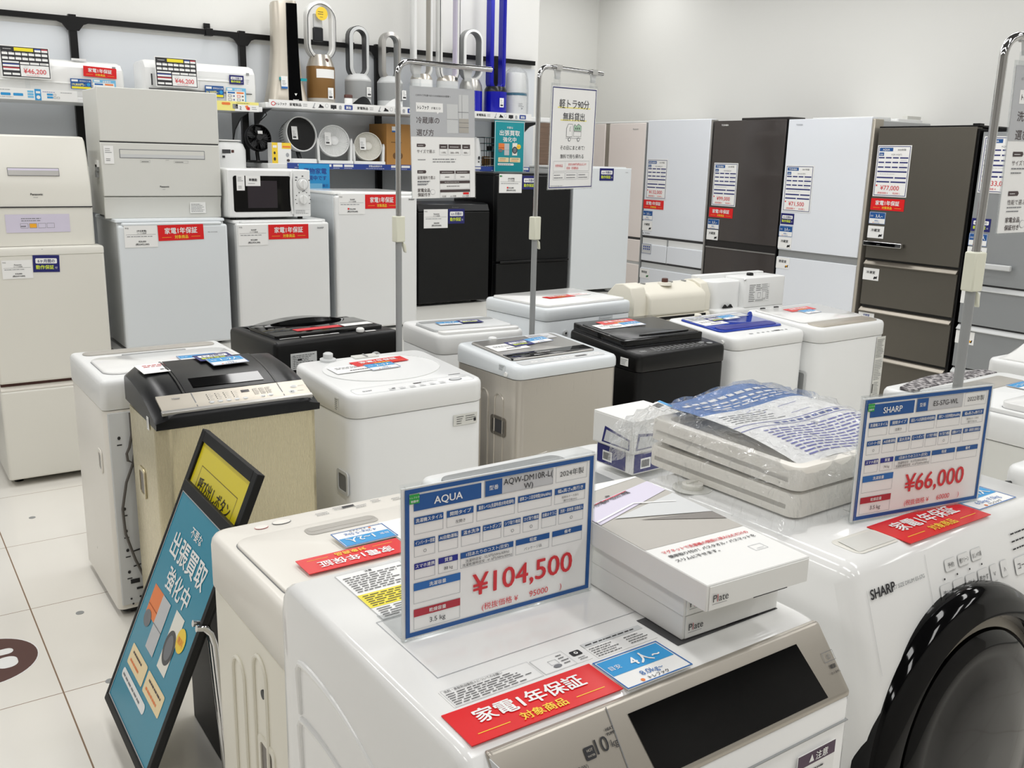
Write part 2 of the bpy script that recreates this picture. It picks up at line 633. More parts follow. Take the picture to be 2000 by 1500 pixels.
def room_tag(parent, T, s, pic='ink', w=.118):
    def f(q):                # 52 x 36
        q.t(s, 25, 20, 9.5, 'ink', bold=.02, sx=1.05)
        q.e(41, 9, 4.5, 3.2, pic)
        q.e(38, 6.5, 2.2, 3, 'ink')
        q.p([(42, 6), (46, 5), (48, 13), (46, 14)], 'ink', 2)
    return card(parent, 'compartment_tag', T, w, w * .66, 'paper', f, nom=(52, 36))


def pr_label(brand, sub, price, incl, mark=False):
    def f(q):                # 80 x 54
        q.t('中古', 7, 46, 4.6, 'ink')
        q.t(brand, 42, 39, 5, 'ink', bold=.02)
        q.t(sub, 42, 33.5, 4.2, 'ink')
        q.r(4, 31.5, 72, .5, 'ink')
        q.b(6, 25, 68, 5, 'ink_grey', 1, len(brand))
        if mark:
            q.r(27, 12.5, 5, 5, 'red')
        q.t(price, 42, 12.5, 5.6, 'ink', bold=.02)
        q.t(incl, 42, 5.5, 5.6, 'ink', bold=.02)
    return f


def label(parent, T, brand, price, incl, w=.158, sub='1ドア冷蔵庫', mark=False):
    return card(parent, 'price_label', T, w, w * .675, 'paper', pr_label(brand, sub, price, incl, mark), 'white printed price label', nom=(80, 54))


def fridge_card(parent, T, brand, year, model, price, net, w=.24, h=.32, seed=0):
    def f(q):                # 210 x 290
        q.o(6, 6, 198, 278, 3.2, 'frame_navy')
        q.r(14, 256, 84, 20, 'blue')
        q.t(brand, 56, 260, 15, 'paper', bold=.02, fit=70)
        q.t(year, 152, 260, 13, 'ink')
        q.r(14, 230, 30, 19, 'blue')
        q.t('型番', 29, 234, 10, 'paper')
        q.t(model, 122, 234, 12, 'ink_grey')
        for y in (216, 190, 163):
            for x, w_ in ((14, 36), (58, 36), (102, 36), (146, 50)):
                q.r(x, y, w_, 7.5, 'frame_navy')
            q.b(150, y - 11, 40, 6, 'line_grey', 1, int(y))
        q.r(14, 138, 182, 8, 'frame_navy')
        q.b(30, 126, 140, 6, 'line_grey', 1, 3)
        q.r(14, 104, 104, 8, 'frame_navy'); q.r(126, 104, 70, 8, 'frame_navy')
        q.r(14, 80, 82, 8, 'frame_navy'); q.r(104, 80, 92, 8, 'frame_navy')
        q.t(price, 102, 38, 36, 'ink_red', fit=160, bold=.006)
        q.r(14, 58, 9, 9, 'ink_red')
        q.t('(税抜価格 ¥', 62, 16, 13, 'ink_red')
        q.t(net + ' )', 146, 16, 14, 'ink_red')
    o = card(parent, 'price_card', T, w, h, 'paper', f, 'white price card with navy bars and red price', nom=(210, 290))
    return o


def pr_table(q):             # 228 x 152  (black air-conditioner price card)
    q.r(4, 4, 220, 144, 'ink', 1)
    q.b(16, 132, 38, 8, 'paper', 1, 2, 5)
    q.r(66, 128, 88, 16, 'yellow', 2)
    q.r(160, 128, 28, 10, 'paper', 2); q.r(160, 138, 28, 6, 'ink_blue', 2)
    q.r(192, 128, 28, 10, 'paper', 2); q.r(192, 138, 28, 6, 'dark_red', 2)
    for y in (108, 86):
        for k in range(7):
            q.r(9 + k * 30.5, y, 26, 11, 'paper', 2)
            q.b(11 + k * 30.5, y + 12, 22, 3, 'paper', 1, k, 2)
    q.r(9, 70, 74, 8, 'paper', 2)
    for k, w in ((88, 42), (134, 42), (180, 40)):
        q.r(k, 66, w, 10, 'paper', 2)
    q.b(184, 68, 32, 6, 'ink', 1, 9, 4)
    q.r(9, 52, 74, 9, 'paper', 2); q.r(9, 61, 74, 5, 'ink_blue', 2)
    q.r(9, 34, 74, 9, 'paper', 2); q.r(9, 43, 74, 6, 'dark_red', 2)
    q.r(9, 12, 34, 10, 'paper', 2); q.r(48, 12, 35, 10, 'paper', 2)
    q.r(88, 8, 132, 54, 'paper', 2)
    q.t('¥46,200', 153, 23, 32, 'ink_red', bold=.008, fit=124, l=5)
    q.b(112, 12, 90, 5, 'ink_red', 1, 4, 4)


A4 = (297, 210)


def pr_price(brand, model, model2, year, price, net, cells):
    B = 'blue'

    def f(q):
        def c(x0, x1, y0, y1, yb, s, m=B, val=None, vs=6):
            q.r(x0, 210 - y1, x1 - x0, y1 - y0, m, 2)
            q.o(x0, 210 - yb, x1 - x0, yb - y0, .5, 'line_grey', 1)
            if s:
                q.t(s, (x0 + x1) / 2, 210 - y1 + (y1 - y0) * .28, min(6.4, (y1 - y0) * .72), 'paper', bold=.012, fit=(x1 - x0) * .92, l=4)
            if val:
                for i, w in enumerate(val.split('\n')):
                    q.t(w, (x0 + x1) / 2, 210 - y1 - (yb - y1) * (.66 if '\n' not in val else .46 + .38 * i), vs if '\n' not in val else vs * .72, 'ink', fit=(x1 - x0) * .94, l=4)
        q.o(0, 0, 297, 210, 6.2, B)
        q.r(12.5, 210 - 31, 99, 22, B, 2)
        q.t(brand, 62, 210 - 25.5, 14.5, 'paper', bold=.018, l=4)
        q.r(117, 210 - 31, 27, 23.5, B, 2)
        q.t('型番', 130.5, 210 - 21.5, 7.5, 'paper', l=4)
        q.r(144, 210 - 31, 83, 23.5, 'paper_grey', 1)
        q.o(117, 210 - 31, 110, 23.5, .5, 'line_grey', 3)
        if model2:
            q.t(model, 186, 210 - 18.5, 12.5, 'ink', fit=80, l=4)
            q.t(model2, 186, 210 - 29.5, 11.5, 'ink', l=4)
        else:
            q.t(model, 186, 210 - 23.5, 12.5, 'ink', l=4)
        q.o(232, 210 - 31, 54, 24, .5, 'line_grey')
        q.t(year, 259, 210 - 22.5, 10.5, 'ink', l=4, fit=46)
        r1 = ((13, 55, '洗濯機スタイル', None), (60, 100, '開閉タイプ', cells.get('open')), (105, 165, '騒音レベル(洗濯時/脱水時/乾燥時)', None), (170, 226, '標準コース目安時間(50Hz/60Hz)', None), (231, 284, '幅x高さx奥行き', '給排水ホース含む\n据付寸法(mm)'))
        for x0, x1, s, v in r1:
            c(x0, x1, 40, 49.5, 64, s, B, v, 5.2)
        r2 = (13, 43, 'インバーター搭載'), (48, 77, 'AI自動運転'), (82, 111, '温水洗浄'), (115, 144, 'ヒートポンプ'), (148, 175, 'シワ取り機能'), (179, 205, 'カビ取り機能'), (210, 235, '自動おそうじ'), (239, 282, '洗剤・柔軟剤 自動投入')
        for i, (x0, x1, s) in enumerate(r2):
            c(x0, x1, 72, 80.5, 96, s, B, '○' if i in cells['dots'] else None, 6)
        c(13, 43, 105, 113.5, 128, 'スマホ連携', 'violet_blue')
        c(48, 77, 105, 113.5, 128, '質量', 'violet_blue', cells['kg'], 6)
        c(81, 164, 105, 113.5, 128, '1回あたりのコスト(目安)', B, '洗濯時目安 : 32.5円(50Hz/60Hz)\n洗濯乾燥時目安 : 41.6円(50Hz/60Hz)', 7)
        c(168, 224, 105, 113.5, 128, '程度', B, cells.get('state'), 5)
        c(229, 281, 105, 113.5, 128, '備考')
        c(12, 81, 133, 144, 163, '洗濯容量', 'mid_blue')
        c(12, 81, 171, 182, 201, '乾燥容量', 'dark_red', '3.5 kg', 10)
        q.t(price, 182, 210 - 173, 44, 'ink_red', bold=.014, fit=184, l=4)
        q.t('(税抜価格 ¥', 144, 210 - 198, 11.5, 'ink_red', l=4)
        q.t(net, 208, 210 - 198, 13, 'ink_red', l=4)
        q.t(')', 246, 210 - 198, 12, 'ink_red', l=4)
        q.r(6, 190, 14, 13, 'green', 5)
        q.t('トレファク', 13, 197.5, 3, 'paper', l=6)
        q.t('取扱中', 13, 192, 3.6, 'paper', l=6, bold=.02)
    return f


def pr_teal(q):              # 100 x 150 teal buying poster
    q.t('不要な', 50, 131, 7.5, 'paper', bold=.015)
    q.t('出張買取', 50, 111, 18, 'paper', bold=.02)
    q.t('強化中', 50, 92, 16, 'paper', bold=.02)
    q.r(12, 72, 22, 14, 'orange')                       # sofa
    q.r(12, 66, 22, 7, 'orange')
    q.e(19, 64, 7, 5.5, 'ink_grey', 3)
    q.r(32, 50, 17, 36, 'paper_grey', 3)               # refrigerator
    q.r(32, 66, 17, .6, 'ink_grey', 4)
    q.r(60, 50, 17, 38, 'paper_cream', 2)              # washer
    q.e(68.5, 66, 9, 11, 'dark_grey', 3)
    q.e(68.5, 66, 6, 8, 'ink_grey', 4)
    q.e(82, 77, 7.5, 7.5, 'gold_ink', 4)
    q.t('無料', 82, 74.5, 5, 'orange', l=6)
    for x in (12, 52):
        q.p(rrect(37, 14, 1.5, 3, x + 18, 36), 'peach', 2)
        q.b(x + 5, 37, 27, 4.6, 'ink_brown', 1, x, 4)
        q.b(x + 4, 31, 29, 5.4, 'orange', 1, x + 1, 4)
    q.p(rrect(56, 6.5, 3, 5, 38, 22), 'paper', 2)
    q.b(13, 19.7, 50, 4.6, 'ink_grey', 1, 5, 4)


# ------------------------------------------------------------------ washing machines
def feet(t, w, d, m='rubber', h=.03):
    for sx in (-1, 1):
        for sy in (-1, 1):
            MB(Matrix.Translation((sx * (w / 2 - .06), sy * (d / 2 - .06), 0))).cyl(.022, 0, h, m, 16).build('foot', t)


def grip(t, x, y, z, side, m='grey', w=.09, h=.05, name='carry_handle', rim=None, rz=0):
    """recessed carrying grip on a side face (side -1: the -x face)"""
    T = Matrix.Translation((x, y, z)) @ Matrix.Rotation(R(-90 * -side if side else 0), 4, 'Z')
    a = MB(T @ Matrix.Rotation(R(90), 4, 'X'))
    out = rrect(w + .024, h + .024, .014)
    inn = rrect(w, h, .01)
    a.loft([[(p[0], p[1], 0) for p in out], [(p[0], p[1], .004) for p in out], [(p[0], p[1], .004) for p in inn], [(p[0], p[1], .0006) for p in inn]], rim or 'light_grey', False, True)
    a.poly(inn, .0012, m)
    return a.build(name, t)


def washer(name, lbl, x, y, rz, w, d, h, body, rim=None, rimh=.1, dz=.03, r=.045, base='rubber', seam=.004, group=None):
    """cabinet and top frame of a top loader; the front (control side) looks to local -y"""
    t = thing(name, lbl, 'washing machine', (x, y, 0), rz, group)
    rim = rim or body
    zs = h - rimh
    a = MB()
    a.slab(w - .006, d - .006, r, .03, zs - seam, body, bev=.002)
    a.build('cabinet', t)
    a = MB()
    a.slab(w - .04, d - .04, r, .012, .045, base, bev=0)
    a.build('base', t)
    zf = lambda xx, yy: -dz * (d / 2 - yy) / d
    a = MB()
    ring = lambda ins, z, top: [(px, py, z + (zf(px, py) if top else 0)) for px, py in rrect(w - 2 * ins, d - 2 * ins, max(r - ins, .004), 6)]
    a.loft([ring(.003, zs - .001, 0), ring(0, zs + .003, 0), ring(0, h - .02, 1), ring(.002, h - .01, 1), ring(.007, h - .003, 1), ring(.016, h, 1)], rim)
    a.build('top_frame', t)
    feet(t, w, d)
    return t, zf


def top_T(zf, d, dz, h, x, y, rz=0, dzz=.0015):
    return Matrix.Translation((x, y, h + zf(x, y) + dzz)) @ Matrix.Rotation(math.atan2(dz, d), 4, 'X') @ Matrix.Rotation(R(rz), 4, 'Z')


def lid(t, zf, x0, x1, y0, y1, h, m, th=.008, r=.03, name='lid', bev=.003):
    a = MB()
    cx, cy = (x0 + x1) / 2, (y0 + y1) / 2
    zz = lambda px, py: h + zf(px, py)
    if th > .0045 and name in ('lid', 'lid_front'):
        g = MB()
        g.add([(px, py, zz(px, py) + .0005) for px, py in rrect(x1 - x0 + .004, y1 - y0 + .004, r + .002, 6, cx, cy)], [tuple(range(28))], 'ink_grey')
        g.build('lid_seam', t)
    rg = lambda ins, dz_: [(px, py, zz(px, py) + dz_) for px, py in rrect(x1 - x0 - 2 * ins, y1 - y0 - 2 * ins, max(r - ins, .003), 6, cx, cy)]
    a.loft([rg(0, .0004), rg(0, th - bev), rg(bev * .4, th - bev * .3), rg(bev, th)], m)
    return a.build(name, t)


def buttons(q, xs, y, rx, ry, m, l=2):
    for x in xs:
        q.e(x, y, rx, ry, m, l)


# ---- the middle front line, from the left -------------------------------------------------
# gold machine with a domed black top
GW, GD = .51, .372
t = thing('washing_machine', 'gold metal washing machine with a domed black top and silver control strip', 'washing machine', (.907, 2.92, 0))
a = MB()
a.slab(GW - .004, GD - .004, .045, .03, .785, 'gold_steel', bev=.001, n=10)
a.build('cabinet', t)
MB().slab(GW - .03, GD - .03, .04, .012, .04, 'rubber', bev=0).build('base', t)
feet(t, GW, GD)
yb, yf = GD / 2, -GD / 2
# outline of the top seen from the side (y, z)
curve = [(yf, .782), (yf - .004, .812), (yf + .004, .826), (yf + .022, .836), (yf + .05, .846), (yf + .1, .866), (yf + .15, .882), (yf + .21, .895), (yf + .28, .904), (yb - .03, .908), (yb - .008, .905), (yb, .895), (yb, .797)]


a = MB()
N_ = 14
rings = []
for k in range(N_ + 1):          # lofted across x so that the shoulders drop
    s = -1 + 2 * k / N_
    drop = .03 * max(0, (abs(s) - .8) / .2) ** 2.2
    rings.append([(s * GW / 2, yy, zz - drop * (1 if 2 <= i <= 11 else .3 if i in (1,) else 0)) for i, (yy, zz) in enumerate(curve)])
a.loft(rings, 'soft_black')
a.build('top_cover', t)


def on_dome(yy):
    for (y1, z1), (y2, z2) in zip(curve[2:], curve[3:]):
        if y1 <= yy <= y2:
            return z1 + (z2 - z1) * (yy - y1) / (y2 - y1)
    return curve[2][1]


def dome_patch(name, x0, x1, y0, y1, lift, m, n=8, th=.004, par=None):
    a = MB()
    up_, lo_ = [], []
    rows = [y0 + (y1 - y0) * k / n for k in range(n + 1)]
    rings = []
    for yy in rows:
        z = on_dome(yy) + lift
        rings.append([(x0, yy, z - th), (x1, yy, z - th), (x1, yy, z), (x0, yy, z)])
    a.loft(rings, m)
    return a.build(name, par or t, bevel=.0012)


dome_patch('lid', -.142, .142, yf + .085, yb - .03, .006, 'black', 10, .01)
a = MB()
a.add([(-.112, yf + .105, on_dome(yf + .105) + .0075), (.112, yf + .105, on_dome(yf + .105) + .0075), (.112, yf + .16, on_dome(yf + .16) + .0075), (-.112, yf + .16, on_dome(yf + .16) + .0075)], [(0, 1, 2, 3)], 'black_gloss')
a.build('lid_recess', t)
dome_patch('lid_hinge_trim', -.15, -.143, yf + .085, yb - .02, .0055, 'titan_dark', 8)
dome_patch('lid_hinge_trim', .143, .15, yf + .085, yb - .02, .0055, 'titan_dark', 8)
cp = dome_patch('control_panel', -.232, .232, yf + .012, yf + .083, .006, 'champagne', 6, .008)
dome_patch('panel_lip', -.235, .235, yf + .004, yf + .014, .006, 'silver_paint', 2, .01)
z1, z2 = on_dome(yf + .014) + .0065, on_dome(yf + .08) + .0065
T = Matrix.Translation((-.232, yf + .014, z1)) @ Matrix.Rotation(math.atan2(z2 - z1, .066), 4, 'X')
q = Pr(T)
q.r(.252, .043, .026, .012, 'lcd')
for k, x in enumerate((.15, .176, .202, .228, .254)):
    q.e(x, .012, .009, .006, 'silver_paint')
    q.e(x + .001, .011, .0065, .0042, 'light_grey', 3)
    if k < 4:
        for j in range(4):
            q.e(x - .004, .026 + j * .009, .0017, .0017, 'ink')
            q.b(x + .001, .023 + j * .009, .012, .004, 'ink_grey', 1, j + k)
for x in (.31, .335):
    q.e(x, .012, .009, .006, 'silver_paint')
    q.e(x + .001, .011, .0065, .0042, 'light_grey', 3)
for x in (.29, .31, .33):
    for j in range(5):
        q.e(x, .024 + j * .007, .0015, .0015, 'ink')
    q.b(x + .003, .022, .014, .036, 'ink_grey', 5, int(x * 1000))
q.e(.407, .015, .013, .009, 'silver_paint'); q.e(.407, .015, .010, .007, 'light_grey', 3)
q.t('▶II', .407, .012, .007, 'ink', l=5)
q.e(.422, .042, .011, .008, 'silver_paint'); q.e(.422, .042, .008, .0055, 'light_grey', 3)
q.b(.425, .013, .03, .005, 'ink_grey', 1, 4)
q.b(.437, .04, .02, .005, 'ink_grey', 1, 5)
q.t('Haier', .055, .048, .011, 'ink_grey', bold=.02)
q.r(.103, 0, .003, .07, 'ink_grey')
q.r(.375, 0, .003, .07, 'ink_grey')
q.build('lettering', cp)
card(t, 'side_label', Matrix.Translation((-GW / 2 - .001, yf + .1, .765)) @ Matrix.Rotation(R(-90), 4, 'Z') @ FR(0, 0, 0), .022, .04, 'paper', lambda q: q.b(.003, .006, .016, .028, 'ink_grey', 5, 2))
grip(t, -GW / 2 + .001, .03, .56, -1, 'photo_dark', .05, .075, rim='gold_steel')
card(t, 'price_sheet', TP(-.225, .045, .9035, 4, 4.5), .2, .1, 'paper', lambda q: (q.b(.02, .06, .15, .03, 'ink_red', 2, 3), q.b(.06, .02, .1, .02, 'ink', 1, 6)), 'white printed sheet', th=.0008)
guarantee(t, TP(-.035, .092, .9155, 4, 2.5), .12)
family_card(t, TP(-.012, .03, .9105, 4, 5), '1~2人', '~5kg', .12, False)

# white machine with a round lid groove
W_ = .538
t, zf = washer('washing_machine', 'white washing machine with a round lid groove and a red warranty card on its lid', 1.523, 2.952, 1.4, W_, .473, .84, 'white', rimh=.105, r=.05)
H_, D_, dz = .84, .473, .03
a = MB()
outer = [(x, y) for x, y in ell(.225, .165, 64, .0, .045)]
inner = [(x, y) for x, y in ell(.222, .162, 64, .0, .045)]
zz = lambda p, e: (p[0], p[1], H_ + zf(*p) + e)
a.loft([[zz(p, .0002) for p in outer], [zz(p, .003) for p in outer], [zz(p, .003) for p in inner], [zz(p, .0012) for p in inner]], 'white', True, True)
a.build('lid', t)
T = top_T(zf, D_, dz, H_, -W_ / 2, -D_ / 2, 0, .0006)
q = Pr(T)
out = rrect(.47, .064, .02, 6, .269, .05)
for i in range(len(out)):
    p, n = Vector(out[i]), Vector(out[(i + 1) % len(out)])
    dv = (n - p).normalized() * .0006
    q.p([(p.x - dv.y, p.y + dv.x), (n.x - dv.y, n.y + dv.x), (n.x + dv.y, n.y - dv.x), (p.x + dv.y, p.y - dv.x)], 'line_grey', 2)
q.t('SHARP', .085, .042, .012, 'ink_grey', bold=.02)
q.r(.27, .055, .03, .009, 'lcd')
q.e(.435, .046, .026, .014, 'ink_grey'); q.e(.435, .046, .022, .0115, 'light_grey', 3)
for k, x in enumerate((.16, .2, .24, .28, .32, .36)):
    q.b(x, .03, .026, .012, 'ink_grey', 2, k)
    q.e(x + .01, .026, .012, .004, 'light_grey')
q.b(.3, .058, .08, .012, 'ink_grey', 2, 8)
q.r(.175, .036, .012, .007, 'ink')
q.b(.46, .06, .04, .008, 'ink_grey', 1, 9)
q.r(.44, .098, .05, .005, 'ink_grey')
q.build('panel_print', t)
tl = top_T(zf, D_, dz, H_, 0, 0, 0, 0)
TT = lambda x, y, rz=0, e=.004: top_T(zf, D_, dz, H_, x, y, rz, e)
warranty(t, TT(-.085, .075, 3), .22, .062)
card(t, 'price_sheet', TT(-.19, .02, 2), .18, .085, 'paper', lambda q: (q.b(.02, .045, .14, .025, 'ink_grey', 2, 3), q.b(.06, .012, .08, .02, 'ink', 1, 6)), 'white printed sheet', th=.0006)
family_card(t, TT(-.055, .012, 3), '2~3人', '~6kg', .118, False)
card(t, 'rating_label', FR(.13, -D_ / 2 - .0005, .655), .1, .04, 'putty', lambda q: (q.b(.012, .004, .03, .032, 'ink', 4, 2), q.b(.05, .012, .045, .024, 'ink', 3, 5), q.r(.085, .008, .01, .012, 'ink')))
card(t, 'side_label', Matrix.Translation((-W_ / 2 - .0006, -.12, .745)) @ Matrix.Rotation(R(-90), 4, 'Z') @ FR(0, 0, 0), .028, .045, 'putty', lambda q: q.b(.003, .003, .022, .04, 'ink', 6, 2))
grip(t, -W_ / 2 + .002, -.165, .5, -1, 'grey', .06, .06, rim='light_grey')
a = MB()
a.lathe([(.001, 0), (.03, 0), (.03, .008), (.018, .012), (.018, .028), (.012, .032), (.001, .032)], 'light_grey', 24, TT(-.14, .205, 0, 0))
a.build('water_inlet', t)
a = MB(TT(.01, .2, 0, .0005))
a.box(-.05, .05, -.02, .02, 0, .006, 'putty')
a.box(-.004, .004, -.02, .02, .006, .009, 'mid_grey')
a.build('inlet_cover', t, bevel=.002)
MB(Matrix.Translation((.13, .2365, .8)) @ Matrix.Rotation(R(90), 4, 'Y')).tube([(0, .02 + .02 * sin(k), .035 * cos(k) * .9) for k in [i * .3 for i in range(21)]], .004, 'warm_white', 8).build('drain_hose', t)

# silver machine
W_, D_, H_, dz = .53, .435, .84, .03
t, zf = washer('washing_machine', 'silver metal washing machine with a white rim and dark glass strip in its lid', 2.245, 3.025, 2, W_, D_, H_, 'steel', 'cool_white', rimh=.075, r=.04)
TT = lambda x, y, rz=0, e=.004: top_T(zf, D_, dz, H_, x, y, rz, e)
lid(t, zf, -.215, .215, -.12, .175, H_, 'silver_paint', .007, .02)
lid(t, zf, -.213, .213, -.115, -.045, H_ + .001, 'black_gloss', .0075, .006, 'lid_window')
a = Pr(TT(-.2, -.19, 0, .0006))
a.p(rrect(.43, .05, .012, 5, .2, .03), 'light_grey', 1)
for k, x in enumerate((.06, .125, .17, .21, .25, .35, .385)):
    a.e(x, .03, .012 if k else .018, .007, 'paper', 2)
    a.r(x - .006, .027, .012, .005, 'light_grey', 3)
a.p(rrect(.06, .016, .007, 4, .3, .03), 'dark_grey', 2)
a.build('panel_print', t)
q = Pr(TT(-.03, -.09, 0, .0095)); q.t('HIGH POWER', 0, .006, .011, 'paper', bold=.02); q.build('lettering', t)
card(t, 'price_sheet', TT(-.2, .0, 1, .008), .17, .09, 'paper', lambda q: (q.b(.02, .045, .13, .025, 'ink_grey', 2, 3), q.b(.06, .012, .08, .02, 'ink', 1, 6)), 'white printed sheet', th=.0006)
guarantee(t, TT(-.09, .03, 5, .009), .11)
family_card(t, TT(.02, .045, 5, .009), '2~3人', '~6kg', .112, False)
card(t, 'price_sheet', TT(.06, .1, 0, .008), .13, .07, 'paper_grey', lambda q: q.b(.01, .01, .1, .05, 'ink_grey', 4, 3), th=.0006)
card(t, 'side_label', Matrix.Translation((-W_ / 2 - .0006, -.1, .785)) @ Matrix.Rotation(R(-90), 4, 'Z') @ FR(0, 0, 0), .04, .026, 'cool_white', lambda q: q.b(.003, .003, .034, .02, 'ink', 4, 2))
MB(Matrix.Translation((-W_ / 2 - .004, -.15, .778))).lathe([(.001, -.004), (.008, -.004), (.01, .0), (.008, .004), (.001, .004)], 'white_gloss', 16, Matrix.Rotation(R(90), 4, 'Y')).build('screw_cap', t)
grip(t, -W_ / 2 + .003, -.1, .56, -1, 'dark_grey', .075, .055, rim='titan_light')
for y0 in (-.1, .0):
    pts = [(-W_ / 2 + .002, y0 - .028, .36), (-W_ / 2 + .002, y0 - .028, .66)] + [(-W_ / 2 + .002, y0 - .028 * cos(a_), .66 + .03 * sin(a_)) for a_ in [pi * k / 8 for k in range(1, 8)]] + [(-W_ / 2 + .002, y0 + .028, .66), (-W_ / 2 + .002, y0 + .028, .36)]
    MB().tube(pts, .0035, 'steel', 6).build('pressed_rib', t)
MB(TT(-.09, .19, 0, 0)).cyl(.018, 0, .012, 'white', 20, .003).build('water_inlet', t)

# black machine facing the aisle
W_, D_, H_, dz = .529, .486, .83, .035
t, zf = washer('washing_machine', 'glossy black washing machine facing the aisle with a tinted see-through lid', 2.894, 3.065, -.5, W_, D_, H_, 'black', 'black', rimh=.11, r=.03, dz=dz)
TT = lambda x, y, rz=0, e=.004: top_T(zf, D_, dz, H_, x, y, rz, e)
lid(t, zf, -.25, .235, -.125, .235, H_, 'black_gloss', .03, .02)
lid(t, zf, -.235, .22, -.115, .19, H_ + .03, 'charcoal', .003, .02, 'lid_window')
MB().loft([[(px, py, H_ + zf(px, py) + .034 + e) for px, py in [( -.13 + .3 * k / 14 - i, -.09 + .022 * sin(pi * k / 14) * (1 if s else -.12)) for s in (0, 1) for k in (range(15) if not s else range(14, -1, -1))]] for e, i in ((0, 0), (.006, 0))], 'black_gloss').build('lid_handle', t)
warranty(t, TT(-.15, .125, 2, .0345), .21, .06)
card(t, 'price_sheet', TT(-.21, .065, 1, .0345), .17, .075, 'paper', lambda q: (q.b(.02, .035, .13, .025, 'ink_grey', 2, 3), q.b(.06, .012, .08, .02, 'ink', 1, 6)), 'white printed sheet', th=.0006)
family_card(t, TT(-.06, .065, 2, .0348), '3~4人', '~7kg', .115, False)
q = Pr(TT(-.23, -.235, 0, .0006))
q.b(.01, .025, .05, .02, 'light_grey', 2, 4)
for k in range(11):
    q.b(.09 + k * .028, .028, .018, .04, 'light_grey', 4, k)
    q.r(.095 + k * .028, .014, .015, .008, 'ink_grey')
q.e(.43, .04, .016, .012, 'mid_grey')
q.e(.4, .06, .014, .01, 'mid_grey')
q.build('panel_print', t)
card(t, 'side_label', Matrix.Translation((-W_ / 2 - .0006, -.13, .735)) @ Matrix.Rotation(R(-90), 4, 'Z') @ FR(0, 0, 0), .05, .034, 'paper', lambda q: q.b(.004, .004, .042, .026, 'ink', 4, 2))

# white machine with the blue see-through lid
W_, D_, H_, dz = .52, .46, .83, .03
t, zf = washer('washing_machine', 'white washing machine with a clear blue lid beside the champagne-trimmed one', 3.512, 3.092, .5, W_, D_, H_, 'white', 'white', rimh=.085, r=.045)
TT = lambda x, y, rz=0, e=.004: top_T(zf, D_, dz, H_, x, y, rz, e)
lid(t, zf, -.225, .225, -.11, .17, H_, 'lid_blue', .008, .03)
lid(t, zf, -.2, .2, -.1, -.03, H_ + .008, 'violet_blue', .004, .03, 'lid_handle')
card(t, 'price_sheet', TT(-.215, .0, 1, .009), .17, .09, 'paper', lambda q: (q.b(.02, .045, .13, .025, 'ink_grey', 2, 3), q.b(.06, .012, .08, .02, 'ink', 1, 6)), 'white printed sheet', th=.0006)
card(t, 'price_sheet', TT(-.215, .095, 0, .009), .42, .06, 'light_grey', lambda q: q.b(.02, .01, .36, .04, 'ink_grey', 4, 8), th=.0006)
guarantee(t, TT(-.1, .045, 4, .0095), .11)
family_card(t, TT(.0, .06, 4, .0095), '1~2人', '~5kg', .112, False)
q = Pr(TT(-.21, -.205, 0, .0006))
for k, x in enumerate((.12, .17, .205, .24, .275, .345, .375)):
    q.p(rrect(.026 if k in (0,) else .016, .011, .004, 3, x, .03), 'mid_grey', 1)
q.p(rrect(.042, .014, .004, 3, .31, .032), 'dark_grey', 2)
q.build('panel_print', t)
MB(Matrix.Translation((-W_ / 2 - .004, -.155, .775))).lathe([(.001, -.004), (.008, -.004), (.01, .0), (.008, .004), (.001, .004)], 'white_gloss', 16, Matrix.Rotation(R(90), 4, 'Y')).build('screw_cap', t)
a = MB(TT(.2, .1, 0, .006)); a.prism([(0, 0), (.03, 0), (.02, .02), (.006, .016)], 'y', -.006, .006, 'lid_blue'); a.build('lid_latch', t)
MB(TT(-.06, .2, 0, 0)).cyl(.018, 0, .014, 'cream', 20, .003).build('water_inlet', t)

# champagne trimmed machine at the end of the line
W_, D_, H_, dz = .572, .483, .84, .03
t, zf = washer('washing_machine', 'white washing machine with a champagne control strip at the right end of the line', 4.072, 3.05, 1, W_, D_, H_, 'white', 'white', rimh=.1, r=.055)
TT = lambda x, y, rz=0, e=.004: top_T(zf, D_, dz, H_, x, y, rz, e)
lid(t, zf, -.255, .255, -.115, .2, H_, 'white_gloss', .006, .03)
lid(t, zf, -.245, .245, -.215, -.118, H_, 'champagne', .005, .035, 'control_panel')
warranty(t, TT(-.09, .08, 2, .0075), .21, .06)
family_card(t, TT(-.04, .015, 2, .0075), '3~4人', '~8kg', .115, False)
card(t, 'rating_label', FR(.2, -D_ / 2 - .0005, .4), .075, .33, 'putty', lambda q: (q.b(.004, .22, .066, .1, 'ink', 12, 2), q.b(.004, .1, .066, .11, 'ink_grey', 12, 5), q.r(.002, .03, .008, .05, 'ink'), q.b(.014, .02, .05, .07, 'ink_grey', 8, 7)), 'tall printed specification label')
for xx in (-.17, -.06):
    MB(TT(xx, .21, 0, 0)).box(-.014, .014, -.006, .006, 0, .008, 'ink').build('hinge_cap', t)
grip(t, -W_ / 2 + .002, -.15, .5, -1, 'mid_grey', .05, .16, rim='light_grey')

# ---- the back line: these face the rear wall, so we see their backs -----------------------
def back_T(x, z, hd):
    """frame on the far (local +y) side of a machine that is turned round"""
    return Matrix.Translation((x, hd, z)) @ Matrix.Rotation(pi, 4, 'Z') @ FR(0, 0, 0)


